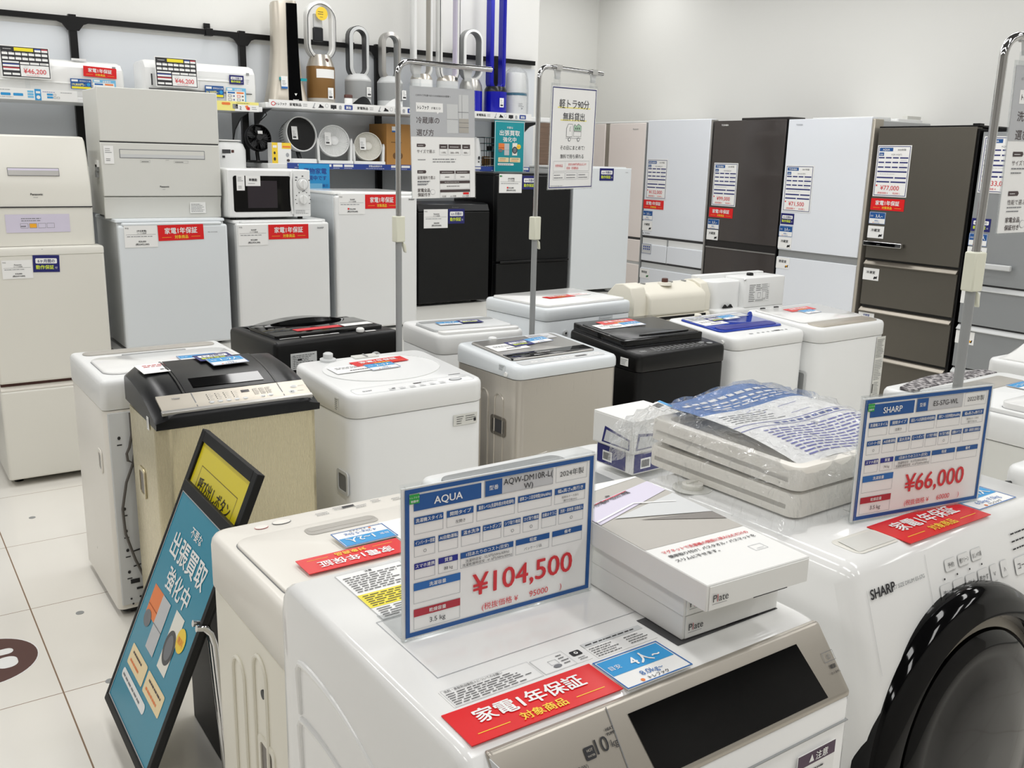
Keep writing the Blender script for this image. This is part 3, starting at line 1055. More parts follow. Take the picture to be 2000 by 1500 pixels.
# scuffed white machine by the aisle, back plate and power cord showing
W_, D_, H_ = .55, .53, .846
t, zf = washer('washing_machine', 'scuffed white washing machine turned backwards with its power cord looped on the rear plate', .866, 3.44, 180, W_, D_, H_, 'warm_white', 'white', rimh=.1, r=.022, dz=.0)
hd = D_ / 2
a = MB()
a.slab(W_ - .03, .012, .004, .05, .735, 'light_grey', cx=0, cy=hd + .001, bev=.001)
a.build('rear_plate', t)
q = Pr(back_T(W_ / 2 - .024, .05, hd + .0082))
for z in (.6, .35, .27, .2, .12):
    q.e(.02, z, .005, .006, 'ink'); q.r(.012, z - .026, .016, .004, 'ink')
for z in (.19, .135):
    q.p([(.035, z), (.06, z + .004), (.06, z + .009), (.035, z + .005)], 'ink', 2)
q.r(.022, .075, .03, .016, 'ink'); q.r(.04, .05, .03, .008, 'ink')
for x, z in ((.02, .02), (.05, .022), (.025, .0), (.07, .3), (.08, .25), (.08, .1), (.085, .58)):
    q.e(x, z, .0035, .0035, 'ink')
q.build('vent_marking', t)
cx = W_ / 2 - .082
P = lambda x, z, y=.02: (x, hd + y, z)
cord = [P(cx, .735), P(cx, .66), P(cx + .012, .62, .03), P(cx + .022, .6, .03), P(cx + .02, .575, .03), P(cx + .004, .565, .028), P(cx - .004, .6, .026), P(cx - .002, .655, .024)]
MB().tube([Vector(p) for p in cord], .0045, 'cable', 8).build('power_cord', t)
loop = [P(cx, .57, .026), P(cx + .03, .5, .03), P(cx + .048, .41, .03), P(cx + .045, .32, .03), P(cx + .02, .22, .03), P(cx - .015, .12, .026), P(cx - .02, .02, .02)]
MB().tube(loop, .0045, 'cable', 8).build('power_cord', t)
loop = [P(cx, .57, .024), P(cx - .008, .4, .024), P(cx - .014, .2, .024), P(cx - .018, .1, .024)]
MB().tube(loop, .004, 'cable', 8).build('power_cord', t)
loop = [P(cx - .004, .57, .03), P(cx - .03, .46, .03), P(cx - .04, .36, .03), P(cx - .03, .24, .028), P(cx - .016, .14, .026)]
MB().tube(loop, .003, 'cable', 8).build('earth_wire', t)
MB(Matrix.Translation((cx - .03, hd + .02, .04))).box(-.02, .02, -.012, .012, -.02, .05, 'charcoal').build('plug', t, bevel=.003)
lid(t, zf, -.24, .24, -.09, .19, H_, 'white_gloss', .007, .05)
lid(t, zf, -.24, .24, -.225, -.16, H_, 'photo_grey', .005, .03, 'control_panel')
a = MB(); a.box(-.11, .12, -.125, -.112, H_ + .0, H_ + .004, 'mid_grey'); a.build('lid_handle', t, bevel=.002)
family_card(t, TP(-.03, .12, H_ + .009, 178), '1~2人', '~5kg', .14, False)
warranty(t, TP(.1, .2, H_ + .009, 180), .22, .07)
a = MB(Matrix.Translation((W_ / 2 + .0005, .04, .6)) @ Matrix.Rotation(R(90), 4, 'Z'))
grip(t, W_ / 2 - .002, .17, .55, 1, 'mid_grey', .03, .06, rim='warm_white')

# black machine turned backwards
W_, D_, H_ = .576, .43, .86
t, zf = washer('washing_machine', 'black washing machine turned backwards with a white rating label and bulging lid', 1.553, 3.69, 185.3, W_, D_, H_, 'black', 'black', rimh=.12, r=.02, dz=0)
hd = D_ / 2
a = MB()
rings = []
for k in range(13):
    xx = -.24 + .48 * k / 12
    z = H_ + .001 + .034 * sin(pi * k / 12) ** .8
    rings.append([(xx, -.19, H_), (xx, -.06, H_), (xx, -.08, z), (xx, -.17, z - .006)])
a.loft(rings, 'black_gloss')
a.build('lid_bulge', t)
lid(t, zf, -.25, .25, -.1, .15, H_, 'black_gloss', .014, .015)
card(t, 'rating_label', back_T(.222, .745, hd + .0005), .115, .066, 'light_grey', lambda q: (q.b(.008, .005, .1, .056, 'ink', 8, 2), q.o(.004, .004, .012, .05, .0006, 'ink'), q.r(.03, .035, .018, .008, 'ink')), 'white rating label')
card(t, 'printed_strip', TP(.235, .155, H_ + .0015, 180), .085, .022, 'paper', lambda q: q.b(.004, .004, .076, .014, 'ink_grey', 2, 4))
card(t, 'printed_strip', TP(.14, .16, H_ + .0015, 180), .17, .03, 'paper', lambda q: (q.b(.004, .004, .14, .02, 'ink_grey', 3, 5), q.r(.1, .004, .03, .006, 'ink')))
MB(TP(-.115, .185, H_)).cyl(.017, 0, .02, 'paper', 20, .005).build('water_inlet', t)
card(t, 'printed_strip', TP(-.14, .19, H_ + .0015, 180), .05, .014, 'paper')
card(t, 'warranty_sticker', TP(.13, .1, H_ + .0155, 180), .22, .045, 'ink_red', None, 'red warranty card')
card(t, 'price_sheet', TP(-.08, .1, H_ + .0155, 180), .15, .05, 'paper', None)
MB(Matrix.Translation((-.16, hd + .012, .74))).tube([(.035 * cos(a_), .006 * sin(a_ * 2), .035 * sin(a_)) for a_ in [pi * 2 * k / 20 for k in range(20)]], .0055, 'light_grey', 8, True).build('drain_hose', t)
MB(Matrix.Translation((.15, hd + .01, .715))).tube([(.02 * cos(a_), .0, .02 * sin(a_)) for a_ in [pi * k / 10 for k in range(11)]], .0035, 'yellow', 8).build('earth_wire', t)

# small white machine turned backwards
W_, D_, H_ = .45, .42, .822
t, zf = washer('washing_machine', 'small white washing machine turned backwards just right of the fridge-guide sign pole', 2.272, 3.655, 176, W_, D_, H_, 'white', 'white', rimh=.085, r=.05, dz=0)
lid(t, zf, -.2, .2, -.1, .13, H_, 'light_grey', .012, .03)
lid(t, zf, -.19, .19, -.08, -.035, H_ + .012, 'mid_grey', .003, .01, 'lid_window')
lid(t, zf, -.2, .2, .135, .195, H_, 'white_gloss', .012, .02, 'rear_cover')
guarantee(t, TP(.02, .04, H_ + .016, 176), .11)
family_card(t, TP(.135, .045, H_ + .016, 176), '1~2人', '~5kg', .112, False)
MB(Matrix.Translation((-.12, D_ / 2 + .01, .71))).tube([(.03 * cos(a_), .004, .05 * sin(a_)) for a_ in [pi * k / 10 - pi / 2 for k in range(11)]], .009, 'grey', 8).build('drain_hose', t)

# flat-topped white machine turned backwards
W_, D_, H_ = .586, .478, .9
t, zf = washer('washing_machine', 'white washing machine with a wide flat lid and red card, behind the black one', 2.885, 3.72, 185, W_, D_, H_, 'cool_white', 'cool_white', rimh=.06, r=.03, dz=0)
hd = D_ / 2
lid(t, zf, -.27, .27, -.2, .21, H_, 'white_gloss', .012, .02)
warranty(t, TP(.11, .06, H_ + .0135, 182), .18, .06)
card(t, 'price_sheet', TP(-.07, .05, H_ + .0135, 182), .12, .06, 'paper', lambda q: q.b(.01, .01, .1, .04, 'ink_red', 3, 3))
card(t, 'rating_label', back_T(-.06, .775, hd + .0005), .09, .06, 'cool_white', lambda q: (q.b(.004, .004, .08, .05, 'ink_grey', 7, 2), q.o(0, 0, .09, .06, .0008, 'ink_grey')), 'white rating label')
MB(Matrix.Translation((-.19, hd + .012, .76))).tube([(.035 * cos(a_), 0, .035 * sin(a_)) for a_ in [pi * k / 12 for k in range(13)]], .008, 'light_grey', 8).build('drain_hose', t)
a = MB(Matrix.Translation((.17, hd + .001, .775)) @ Matrix.Rotation(R(-90), 4, 'X')); a.lathe([(.001, 0), (.016, 0), (.016, .006), (.008, .008), (.001, .004)], 'light_grey', 20); a.cyl(.005, .006, .009, 'ink', 12); a.build('drain_port', t)

# cream dome-lidded machine turned backwards
W_, D_, H_ = .575, .47, .8
t, zf = washer('washing_machine', 'cream washing machine turned backwards with a high rounded rear hood', 3.515, 3.745, 180, W_, D_, H_, 'cream', 'cream', rimh=.09, r=.05, dz=0)
hd = D_ / 2
prof = [(hd - .005, H_ - .0), (hd - .005, H_ + .085), (hd - .012, H_ + .105), (hd - .03, H_ + .12), (hd - .06, H_ + .13), (hd - .1, H_ + .15), (hd - .15, H_ + .158), (hd - .2, H_ + .14), (hd - .24, H_ + .1), (hd - .27, H_ + .04), (hd - .28, H_)]
MB().prism(prof, 'x', -.23, .19, 'cream').build('rear_hood', t, bevel=.012, seg=3)
prof2 = [(hd - .03, H_), (hd - .03, H_ + .09), (hd - .06, H_ + .15), (hd - .12, H_ + .168), (hd - .18, H_ + .158), (hd - .235, H_ + .11), (hd - .28, H_ + .0)]
MB().prism(prof2, 'x', .18, .28, 'cream').build('hood_end', t, bevel=.006)
MB().prism(prof2, 'x', -.285, -.225, 'cream').build('hood_end', t, bevel=.006)
a = MB(Matrix.Translation((.0, hd - .1, H_ + .147))); a.lathe([(.001, 0), (.04, 0), (.034, .014), (.02, .016), (.001, .016)], 'cream', 28); a.cyl(.017, .012, .036, 'brown', 20, .003); a.build('water_inlet', t)
for xx in (.13, -.07, -.17):
    MB(Matrix.Translation((xx, hd - .13, H_ + .157)) @ Matrix.Rotation(R(20), 4, 'Z')).box(-.004, .004, -.014, .014, -.002, .004, 'mid_grey').build('vent_slit', t)
lid(t, zf, -.24, .24, -.21, -.055, H_, 'cream', .008, .03)
MB().box(-.22, .18, hd - .001, hd + .004, H_ - .02, H_ - .004, 'black').build('rear_gasket', t)

# white machine with a square rear box turned backwards
W_, D_, H_ = .58, .46, .8
t, zf = washer('washing_machine', 'white washing machine turned backwards with a wiring diagram on its square rear box', 4.115, 3.74, 180, W_, D_, H_, 'white', 'white', rimh=.09, r=.04, dz=0)
hd = D_ / 2
MB().slab(.34, .16, .015, H_, H_ + .165, 'white', .008, cx=-.1, cy=hd - .085).build('rear_box', t)
MB().slab(.235, .2, .05, H_, H_ + .15, 'white', .012, cx=.165, cy=hd - .14).build('pump_housing', t)
MB().slab(.56, .05, .01, H_ + .15, H_ + .172, 'white', .006, cx=0, cy=hd - .2).build('top_ledge', t)
card(t, 'wiring_label', back_T(.035, H_ + .03, hd - .0045), .17, .1, 'white', lambda q: (q.b(0, .0, .05, .1, 'ink', 10, 2), q.b(.055, .06, .05, .04, 'ink', 4, 3), q.o(.07, .02, .025, .03, .0012, 'ink'), q.o(.11, .015, .03, .04, .0012, 'ink'), q.b(.1, .06, .07, .04, 'ink_grey', 5, 4), q.b(.145, .01, .02, .05, 'ink', 5, 5), q.b(.055, .0, .09, .014, 'ink', 2, 6)), 'printed wiring diagram')
MB(Matrix.Translation((-.07, hd - .1, H_ + .16))).cyl(.02, 0, .02, 'black', 20, .004).build('water_inlet', t)
MB(Matrix.Translation((.065, hd - .015, H_ + .15))).cyl(.008, 0, .01, 'chrome', 12, .002).build('hinge_screw', t)
lid(t, zf, -.25, .25, -.21, -.06, H_, 'white_gloss', .008, .03)
MB(Matrix.Translation((.18, hd - .03, H_ + .004))).prism([(-.04, 0), (.04, 0), (.022, .02), (.008, .008), (-.008, .008), (-.022, .02)], 'y', 0, .01, 'black').build('hose_clip', t)


# ------------------------------------------------------------------ the near machines
# big front loader, white with a silver strip and dark display
AX, AY, AH, AW = .73, .96, .985, .57
t = thing('drum_washer', 'front loader with a silver control strip, under the 104,500 yen price stand', 'washing machine', (AX, AY, 0))
yF, yB = .705 - AY, 1.215 - AY
prof = [(yB, .03), (yB, .935), (yB - .006, .955), (yB - .02, .975), (yB - .04, .985), (yF + .03, .985), (yF + .012, .983), (yF + .002, .978), (yF - .058, .905), (yF - .064, .897), (yF - .066, .6), (yF - .05, .03)]
a = MB()
N_ = 3
X0, X1 = -AW / 2, AW / 2


def shell(a, prof, x0, x1, m, r=.012):
    """side-to-side shell with softened side edges"""
    cy = sum(p[0] for p in prof) / len(prof)
    cz = sum(p[1] for p in prof) / len(prof)

    def inset(e):
        out = []
        L = len(prof)
        for i in range(L):
            p, q, o = Vector(prof[i]), Vector(prof[(i + 1) % L]), Vector(prof[i - 1])
            n1 = Vector((-(p - o).y, (p - o).x)).normalized()
            n2 = Vector((-(q - p).y, (q - p).x)).normalized()
            n = (n1 + n2)
            n = n / max(n.length_squared / 2, .5)
            out.append(p + n * e)
        return out
    A = sum(prof[i][0] * prof[(i + 1) % len(prof)][1] - prof[(i + 1) % len(prof)][0] * prof[i][1] for i in range(len(prof)))
    s = 1 if A > 0 else -1
    rings = []
    for e, dx in ((r, 0), (r * .3, r * .3), (0, r)):
        rings.append([(x0 + dx, p.x, p.y) for p in inset(e * s)])
    for e, dx in ((0, r), (r * .3, r * .3), (r, 0)):
        rings.append([(x1 - dx, p.x, p.y) for p in inset(e * s)])
    return a.loft(rings, m)


shell(a, prof, X0, X1, 'white_gloss', .014)
a.build('cabinet', t, angle=50)
pan = [(yF + .004, .981), (yF - .060, .903), (yF - .0655, .9035), (yF - .004, .9795), (yF + .002, .9835)]
ny, nz = -.778, .628
top_p, bot_p = Vector((yF - .0005, .9795)), Vector((yF - .0595, .9055))
off = Vector((ny, nz)) * .004
po = MB()
po.loft([[(x, top_p.x + .006, top_p.y + .002), (x, top_p.x + off.x, top_p.y + off.y), (x, bot_p.x + off.x, bot_p.y + off.y), (x, bot_p.x - .003, bot_p.y - .006)] for x in (X0 + .028, X0 + .034, X1 - .016, X1 - .006)], 'panel_silver')
cp = po.build('control_panel', t, bevel=.003)
PL = (top_p - bot_p).length
T = Matrix.Translation((X0, bot_p.x + off.x, bot_p.y + off.y)) @ Matrix.Rotation(math.atan2(.074, .059), 4, 'X')
T = T @ Matrix.Translation((0, 0, .0006))
q = Pr(T)
q.p([(.212, .079), (.506, .079), (.52, .004), (.222, .004)], 'black_gloss', 1)
q.r(.186, 0, .0012, PL, 'grey', 1)
q.t('AQUA', .052, .04, .017, 'ink', bold=.02)
q.t('AQW-DM10R(W)', .115, .044, .006, 'ink')
q.p(rrect(.014, .014, .002, 3, .146, .057), 'ink', 2)
q.t('HOT', .146, .0585, .004, 'panel_silver', l=5, bold=.03)
q.t('WATER', .146, .053, .003, 'panel_silver', l=5, bold=.03)
q.t('10', .164, .052, .023, 'ink')
q.t('kg', .181, .0535, .011, 'ink')
q.t('HEAT', .1805, .071, .0045, 'ink', bold=.02)
q.t('PUMP', .1805, .066, .0045, 'ink', bold=.02)
q.o(.541, .043, .022, .013, .0006, 'ink_grey')
q.t('⏻', .552, .0465, .008, 'ink_grey')
q.t('電源', .552, .034, .006, 'ink', bold=.02)
q.t('切/入 長押し', .552, .027, .0035, 'ink')
q.build('lettering', cp)
MB().box(X0 + .0285, X0 + .0295, yF - .07, yF + .012, .89, .978, 'light_grey').build('panel_seam', t)
# lower front: door with a curved top line, caution label
a = MB(Matrix.Translation((0, yF - .068, .62)) @ Matrix.Rotation(R(90), 4, 'X'))
a.lathe([(.001, .0), (.24, .0), (.246, .012), (.236, .024), (.2, .032), (.12, .037), (.001, .039)], 'white_gloss', 56)
a.build('door', t)
card(t, 'caution_label', FR(.175, yF - .0675, .765), .075, .085, 'paper', lambda q: (q.r(0, .066, .075, .019, 'purple_ink'), q.p([(.022, .07), (.032, .07), (.027, .081)], 'paper', 2), q.t('注意', .047, .0705, .013, 'paper', bold=.02), q.b(.015, .004, .056, .058, 'ink', 7, 3), q.e(.0075, .055, .004, .004, 'ink_grey'), q.e(.0075, .055, .003, .003, 'paper', 3), q.p([(.003, .03), (.012, .03), (.0075, .038)], 'ink_grey', 2)), 'white caution label with a dark plum heading')
MB().box(X0 + .03, X1 - .01, yF - .0672, yF - .06, .868, .8695, 'mid_grey').build('front_seam', t)
# side: pressed swooshes
for z0 in (.855, .765, .675):
    pts = []
    for k in range(14):
        u = k / 13
        yy = yB - .09 - .3 * u
        pts.append((X0 - .0005, yy, z0 + .03 - .02 * (u * 2.2 - .25) ** 2))
    MB().tube([(X0 - .0005, yB - .075, z0 - .055), (X0 - .0005, yB - .07, z0 + .012), (X0 - .0005, yB - .078, z0 + .026)] + pts, [.004, .0055, .0055] + [.0055 - .0003 * k for k in range(14)], 'white_gloss', 8).build('pressed_rib', t)
MB().box(X0 - .001, X0 + .004, yF - .05, yF + .0, .55, .86, 'white_gloss').build('side_return', t, bevel=.002)
feet(t, AW, .48)
# printed matter on its top
zt = .9853
LX, LY = lambda x: x - AX, lambda y: y - AY
card(t, 'instruction_label', TP(LX(.511), LY(1.012), zt), .2, .152, 'paper', lambda q: (q.r(0, .036, .2, .043, 'yellow'), q.b(.006, .085, .1, .055, 'ink', 8, 2), q.b(.006, .039, .18, .037, 'ink_brown', 6, 4), q.b(.006, .003, .18, .03, 'ink', 5, 6), q.t('注意', .05, .143, .006, 'ink', bold=.03), q.o(0, 0, .2, .152, .0006, 'line_grey'), q.r(.105, .079, .0006, .073, 'line_grey')), 'white instruction label with a yellow band', th=.0004)
card(t, 'instruction_label', TP(LX(.485), LY(.787), zt), .125, .036, 'white_gloss', lambda q: (q.b(.004, .002, .115, .026, 'ink', 6, 12), q.o(.002, .0, .122, .036, .0004, 'line_grey'), q.t('洗剤・柔軟剤自動投入についてのお願い', .045, .0295, .0055, 'ink', fit=.08)), th=.0003)
card(t, 'instruction_label', TP(LX(.612), LY(.787), zt), .072, .034, 'white_gloss', lambda q: (q.o(.0, .0, .048, .034, .0004, 'line_grey'), q.e(.024, .008, .006, .0035, 'ink_grey'), q.o(.018, .012, .012, .01, .0004, 'ink_grey'), q.b(.034, .006, .012, .024, 'ink', 4, 3), q.p(rrect(.015, .011, .002, 3, .061, .02), 'ink'), q.e(.061, .02, .0028, .0028, 'paper', 3), q.e(.061, .02, .0012, .0012, 'ink', 4), q.b(.056, .003, .012, .008, 'ink', 2, 5)), th=.0003)
card(t, 'instruction_label', TP(LX(.69), LY(.782), zt), .098, .038, 'white_gloss', lambda q: (q.r(.0, .028, .098, .01, 'light_grey'), q.b(.004, .03, .09, .006, 'ink', 1, 6), q.b(.002, .002, .05, .023, 'ink', 5, 7), q.b(.058, .004, .034, .02, 'ink', 4, 8)), th=.0003)
warranty(t, TP(LX(.463), LY(.7165), zt + .0006, -.8), .206, .064)
o = family_card(t, TP(LX(.672), LY(.7085), zt + .0006, -.6), '4人~', '8.0kg~', .104, False)
a = MB(); a.box(LX(.795), LX(.985), LY(.752), LY(.83), zt, zt + .0006, 'dark_grey'); a.build('display_sheet', t)
Pr(TP(LX(.5), LY(.85), zt)).o(.0, .0, .5, .16, .001, 'line_grey', 1).build('top_groove', t)

# acrylic price cards
def price_stand(lbl, x, y, z, rz, tilt, w, h, pr, arch, ft=.075):
    t = thing('price_stand', lbl, 'price card', (x, y, z), rz, 'clear price stands on the front loaders')
    m = .0045
    Tt = Matrix.Rotation(R(-tilt), 4, 'X')
    a = MB(Tt)
    pts = [(-w / 2 - m, -.002)] + [(w / 2 + m, -.002), (w / 2 + m, h + .002)]
    for k in range(1, 9):
        u = k / 9
        pts.append((w / 2 + m - (w + 2 * m) * u, h + .004 + arch * math.exp(-((u - .18) / .3) ** 2) * (1 - u * .4)))
    pts.append((-w / 2 - m, h + .004))
    a.prism(pts, 'y', .0024, .0044, 'acrylic')
    for e0, e1, f0, f1 in ((-w / 2 - m, -w / 2 + .001, -.002, h + .002), (w / 2 - .001, w / 2 + m, -.002, h + .002), (-w / 2, w / 2, h - .001, h + .003), (-w / 2, w / 2, -.002, .001)):
        a.box(e0, e1, -.004, .0024, f0, f1, 'acrylic')
    a.build('acrylic_holder', t)
    a = MB()
    a.box(-w / 2 - m, w / 2 + m, -.002, ft, -.004, -.0005, 'acrylic', Matrix.Translation((0, 0, .004)))
    a.build('acrylic_foot', t)
    s = MB(Tt)
    s.box(-w / 2 - m * .9, w / 2 + m * .9, -.0012, .0012, 0, h, 'paper')
    so = s.build('price_sheet', t)
    lab(so, 'printed price sheet with a blue border')
    q = Pr(Tt @ FR(-w / 2, -.0014, .0022) @ Matrix.Diagonal((w / 297, (h - .0042) / 210, 1, 1)))
    pr(q)
    q.build('lettering', so)
    return t


price_stand('clear stand with blue-bordered price sheet reading 104,500 yen', .652, .94, .9885, -2, .3, .288, .201,
            pr_price('AQUA', 'AQW-DM10R-L(', 'W)', '2024年製', '¥104,500', '95000', {'open': '左開き', 'dots': (0, 4, 5, 7), 'kg': '88 kg', 'state': 'パッケージ品'}), .012)
price_stand('clear stand with blue-bordered price sheet reading 66,000 yen', 1.415, .82, 1.0205, -9.9, .5, .286, .206,
            pr_price('SHARP', 'ES-S7G-WL', '', '2022年製', '¥66,000', '60000', {'open': '左開き', 'dots': (0, 5), 'kg': '74 kg'}), .004, .02)

# flat cartons of bath-mat hangers
def pr_lid(q):               # 170 x 360, picture at the far end
    q.r(0, 118, 170, 236, 'photo_grey', 1)
    q.p([(0, 250), (60, 330), (170, 354), (0, 354)], 'white', 2)
    q.p([(0, 300), (70, 354), (0, 354)], 'paper', 3)
    q.p([(0, 215), (170, 285), (170, 330), (0, 275)], 'lilac', 3)
    q.p([(30, 225), (170, 180), (170, 268)], 'light_grey', 4)
    q.p([(60, 205), (170, 150), (170, 182)], 'photo_dark', 3)
    q.p([(0, 222), (90, 258), (150, 236), (152, 239), (90, 262), (0, 226)], 'paper', 6)
    q.p([(0, 268), (112, 306), (112, 308.5), (0, 270.5)], 'ink_red', 6)
    q.text('取り付け幅40～65cmに伸縮', 66, 284, 11, 'ink', 6 * LZ, 'C', .02, 100, Matrix.Translation((66, 284, 0)) @ Matrix.Rotation(R(17), 4, 'Z') @ Matrix.Translation((-66, -284, 0)))
    q.r(70, 300, 8, 4, 'ink', 6)
    q.t('マグネットで洗濯機の側面に挟み込むだけの', 86, 96, 8.6, 'ink_red', fit=146, bold=.02)
    q.t('簡単取り付け！バスタオル・バスマットを', 86, 82, 8.6, 'ink', fit=146, bold=.02)
    q.t('スリムに干せます。', 12, 68, 8.6, 'ink', al='L', bold=.02)
    q.o(124, 46, 22, 16, .7, 'line_grey')
    q.b(130, 49, 12, 4, 'line_grey', 1, 2)


BW, BD, BHt = .178, .355, .0345


def carton(lbl, x, y, z, rz):
    t = thing('hanger_carton', lbl, 'box', (x, y, z), rz, 'flat white cartons piled on the front loader')
    a = MB()
    a.box(-BW / 2, BW / 2, 0, BD, 0, BHt, 'white_matt')
    a.build('carton', t, bevel=.0012)
    card(t, 'lid_print', TP(-BW / 2 + .001, .001, BHt), BW - .002, BD - .002, 'white_matt', pr_lid, 'printed lid with a towel photograph', th=.0002, nom=(170, 360))
    a = MB()
    a.box(-BW / 2 + .004, BW / 2 - .002, -.0016, -.0002, .001, BHt - .002, 'white_matt')
    fl = a.build('end_flap', t, bevel=.0006)
    q = Pr(FR(-BW / 2, -.0018, 0))
    q.t('Plate', .0215, .012, .0135, 'ink')
    q.r(.0085, .0085, .024, .0005, 'ink_grey')
    q.r(.0152, .012, .0008, .01, 'ink_red', 5)
    q.build('lettering', fl)
    MB().box(-.01, .05, -.0019, -.0014, .0006, .0016, 'black').build('flap_gap', t)
    return t


carton('flat white bath-hanger carton at the bottom of the pile of three', .897, .757, .986, -1.5)
carton('flat white bath-hanger carton in the middle of the pile of three', .8935, .753, 1.021, -2.2)
carton('flat white bath-hanger carton on top of the pile, its picture lid in view', .874, .698, 1.056, -3)

# white front loader with the big black door
SX, SY, SW, SH = 1.432, 1.06, .62, 1.016
t = thing('drum_washer', 'white front loader with a large black round door, under the 66,000 yen price', 'washing machine', (SX, SY, 0))
yF, yB = .735 - SY, 1.215 - SY
prof = [(yB, .03), (yB, .98), (yB - .012, 1.004), (yB - .035, 1.016), (yF + .03, 1.016), (yF + .012, 1.012), (yF, 1.0), (yF - .045, .87), (yF - .07, .70), (yF - .072, .55), (yF - .055, .03)]
a = MB()
shell(a, prof, -SW / 2, SW / 2, 'white_gloss', .03)
a.build('cabinet', t, angle=50)
up_a = math.atan2(.13, .045)
Tp = Matrix.Translation((-SW / 2, yF - .045, .87)) @ Matrix.Rotation(up_a, 4, 'X') @ Matrix.Translation((0, 0, .0012))
q = Pr(Tp)
q.t('SHARP', .066, .1, .0205, 'ink', bold=.03)
q.t('JUST SIZE DRUM ES-S7G', .128, .102, .0085, 'ink_grey')
q.r(.183, -.01, .0008, .145, 'light_grey')
q.r(.03, -.01, .0008, .125, 'light_grey')
for k, s in enumerate(('予約', '槽クリーン', 'おしゃれ着')):
    x = .245 + k * .038
    q.p(rrect(.031, .02, .004, 3, x, .106), 'light_grey', 1); q.p(rrect(.0298, .0188, .0035, 3, x, .106), 'white_gloss', 2)
    q.t(s, x, .102, .009, 'ink', fit=.026, l=5)
for k, s in enumerate(('洗い', 'すすぎ', '脱水', '乾かす', '∨', '∧')):
    x = .222 + k * .036 - (.004 * max(0, k - 3))
    w = .031 if k < 4 else .021
    q.p(rrect(w, .028, .004, 3, x, .066), 'light_grey', 1); q.p(rrect(w - .0012, .0268, .0035, 3, x, .066), 'white_gloss', 2)
    q.t(s, x, .0615, .0105, 'ink', fit=.026, l=5)
    if k < 4:
        q.r(x - .002, .086, .004, .003, 'ink', 4)
for k in range(3):
    q.b(.43, .086 + k * .013, .09, .009, 'ink', 1, k)
q.p(rrect(.05, .03, .005, 3, .452, .06), 'light_grey', 1); q.p(rrect(.0488, .0288, .0045, 3, .452, .06), 'white_gloss', 2)
q.t('コース', .452, .055, .013, 'ink', l=5)
q.build('panel_print', t)
MB(FR(-SW / 2, yF - .0642, .74)).box(.03, .12, 0, .0014, -.004, .0012, 'mid_grey').build('drawer_seam', t)
# round door
cx_, cz_ = -.045, .665
Td = Matrix.Translation((cx_, yF - .062, cz_)) @ Matrix.Rotation(R(90 - 5), 4, 'X')
a = MB(Td)
a.lathe([(.272, -.02), (.275, .0), (.27, .014), (.252, .026), (.228, .03), (.221, .02), (.219, .006)], 'black_gloss', 96)
d = a.build('door', t)
MB(Td).lathe([(.219, .004), (.2205, .012), (.205, .016), (.2, .006)], 'titan_light', 96).build('door_trim', d)
MB(Td).lathe([(.2, .003), (.201, .02), (.19, .028), (.165, .03), (.158, .03), (.13, .037), (.08, .042), (.001, .045)], 'black_gloss', 96).build('door_glass', d)
# recesses and cap in the top
LX, LY = lambda x: x - SX, lambda y: y - SY
a = MB()
a.loft([[(x, y, 1.0164) for x, y in rrect(.106, .056, .012, 4, LX(1.232), LY(.79))], [(x, y, 1.0172) for x, y in rrect(.1, .05, .01, 4, LX(1.232), LY(.79))], [(x, y, 1.0166) for x, y in rrect(.09, .04, .01, 4, LX(1.232), LY(.79))]], 'ivory')
a.build('detergent_recess', t)
MB().poly([(LX(1.185), LY(.767)), (LX(1.28), LY(.767)), (LX(1.274), LY(.81)), (LX(1.192), LY(.81))], 1.0175, 'putty').build('recess_floor', t)
a = MB(Matrix.Translation((LX(1.175), LY(1.105), 1.0162)))
a.lathe([(.001, 0), (.036, 0), (.036, .0006), (.001, .0006)], 'putty', 32)
a.lathe([(.001, .0006), (.019, .0006), (.019, .008), (.016, .01), (.001, .01)], 'ivory', 28)
a.box(-.014, .014, -.002, .002, .01, .013, 'ivory')
a.build('filter_cap', t)
card(t, 'instruction_label', TP(LX(1.32), LY(.845), 1.0163, 0), .3, .05, 'white_gloss', lambda q: q.b(.01, .004, .28, .042, 'ink_grey', 6, 4), th=.0003)
card(t, 'side_label', Matrix.Translation((-SW / 2 - .0006, LY(.96), .955)) @ Matrix.Rotation(R(-90), 4, 'Z') @ FR(0, 0, 0), .04, .055, 'light_grey', lambda q: q.b(.01, .012, .02, .035, 'ink', 6, 3))
q_ = warranty(t, TP(LX(1.283), LY(.7445), 1.0166, 0, 0), .232, .078)
family_card(t, TP(LX(1.517), LY(.765), 1.0166, 0), '3~4人', '6.0kg~7.0kg', .12, False)
feet(t, SW, .5)

# packet of plastic trays on the white front loader
t = thing('tray_packet', 'clear plastic bag holding white plastic trays under a blue and white printed card', 'packet', (1.2, .9, 1.0165), 1)
LT, WT = .345, .36


def tray(z, name, slope):
    a = MB(Matrix.Translation((0, 0, z)) @ Matrix.Rotation(R(slope), 4, 'X'))
    a.loft([[(x, y, zz) for x, y in rrect(WT - 2 * i, LT - 2 * i, .02, 4, WT / 2, LT / 2)] for i, zz in ((0, 0), (0, .034), (.003, .039), (.014, .041), (.022, .038), (.026, .024))], 'warm_white', True, True)
    a.box(.0, .01, .02, LT - .02, .012, .02, 'warm_white')
    return a.build(name, t)


tray(.004, 'plastic_tray', 0)
tray(.05, 'plastic_tray', 1)
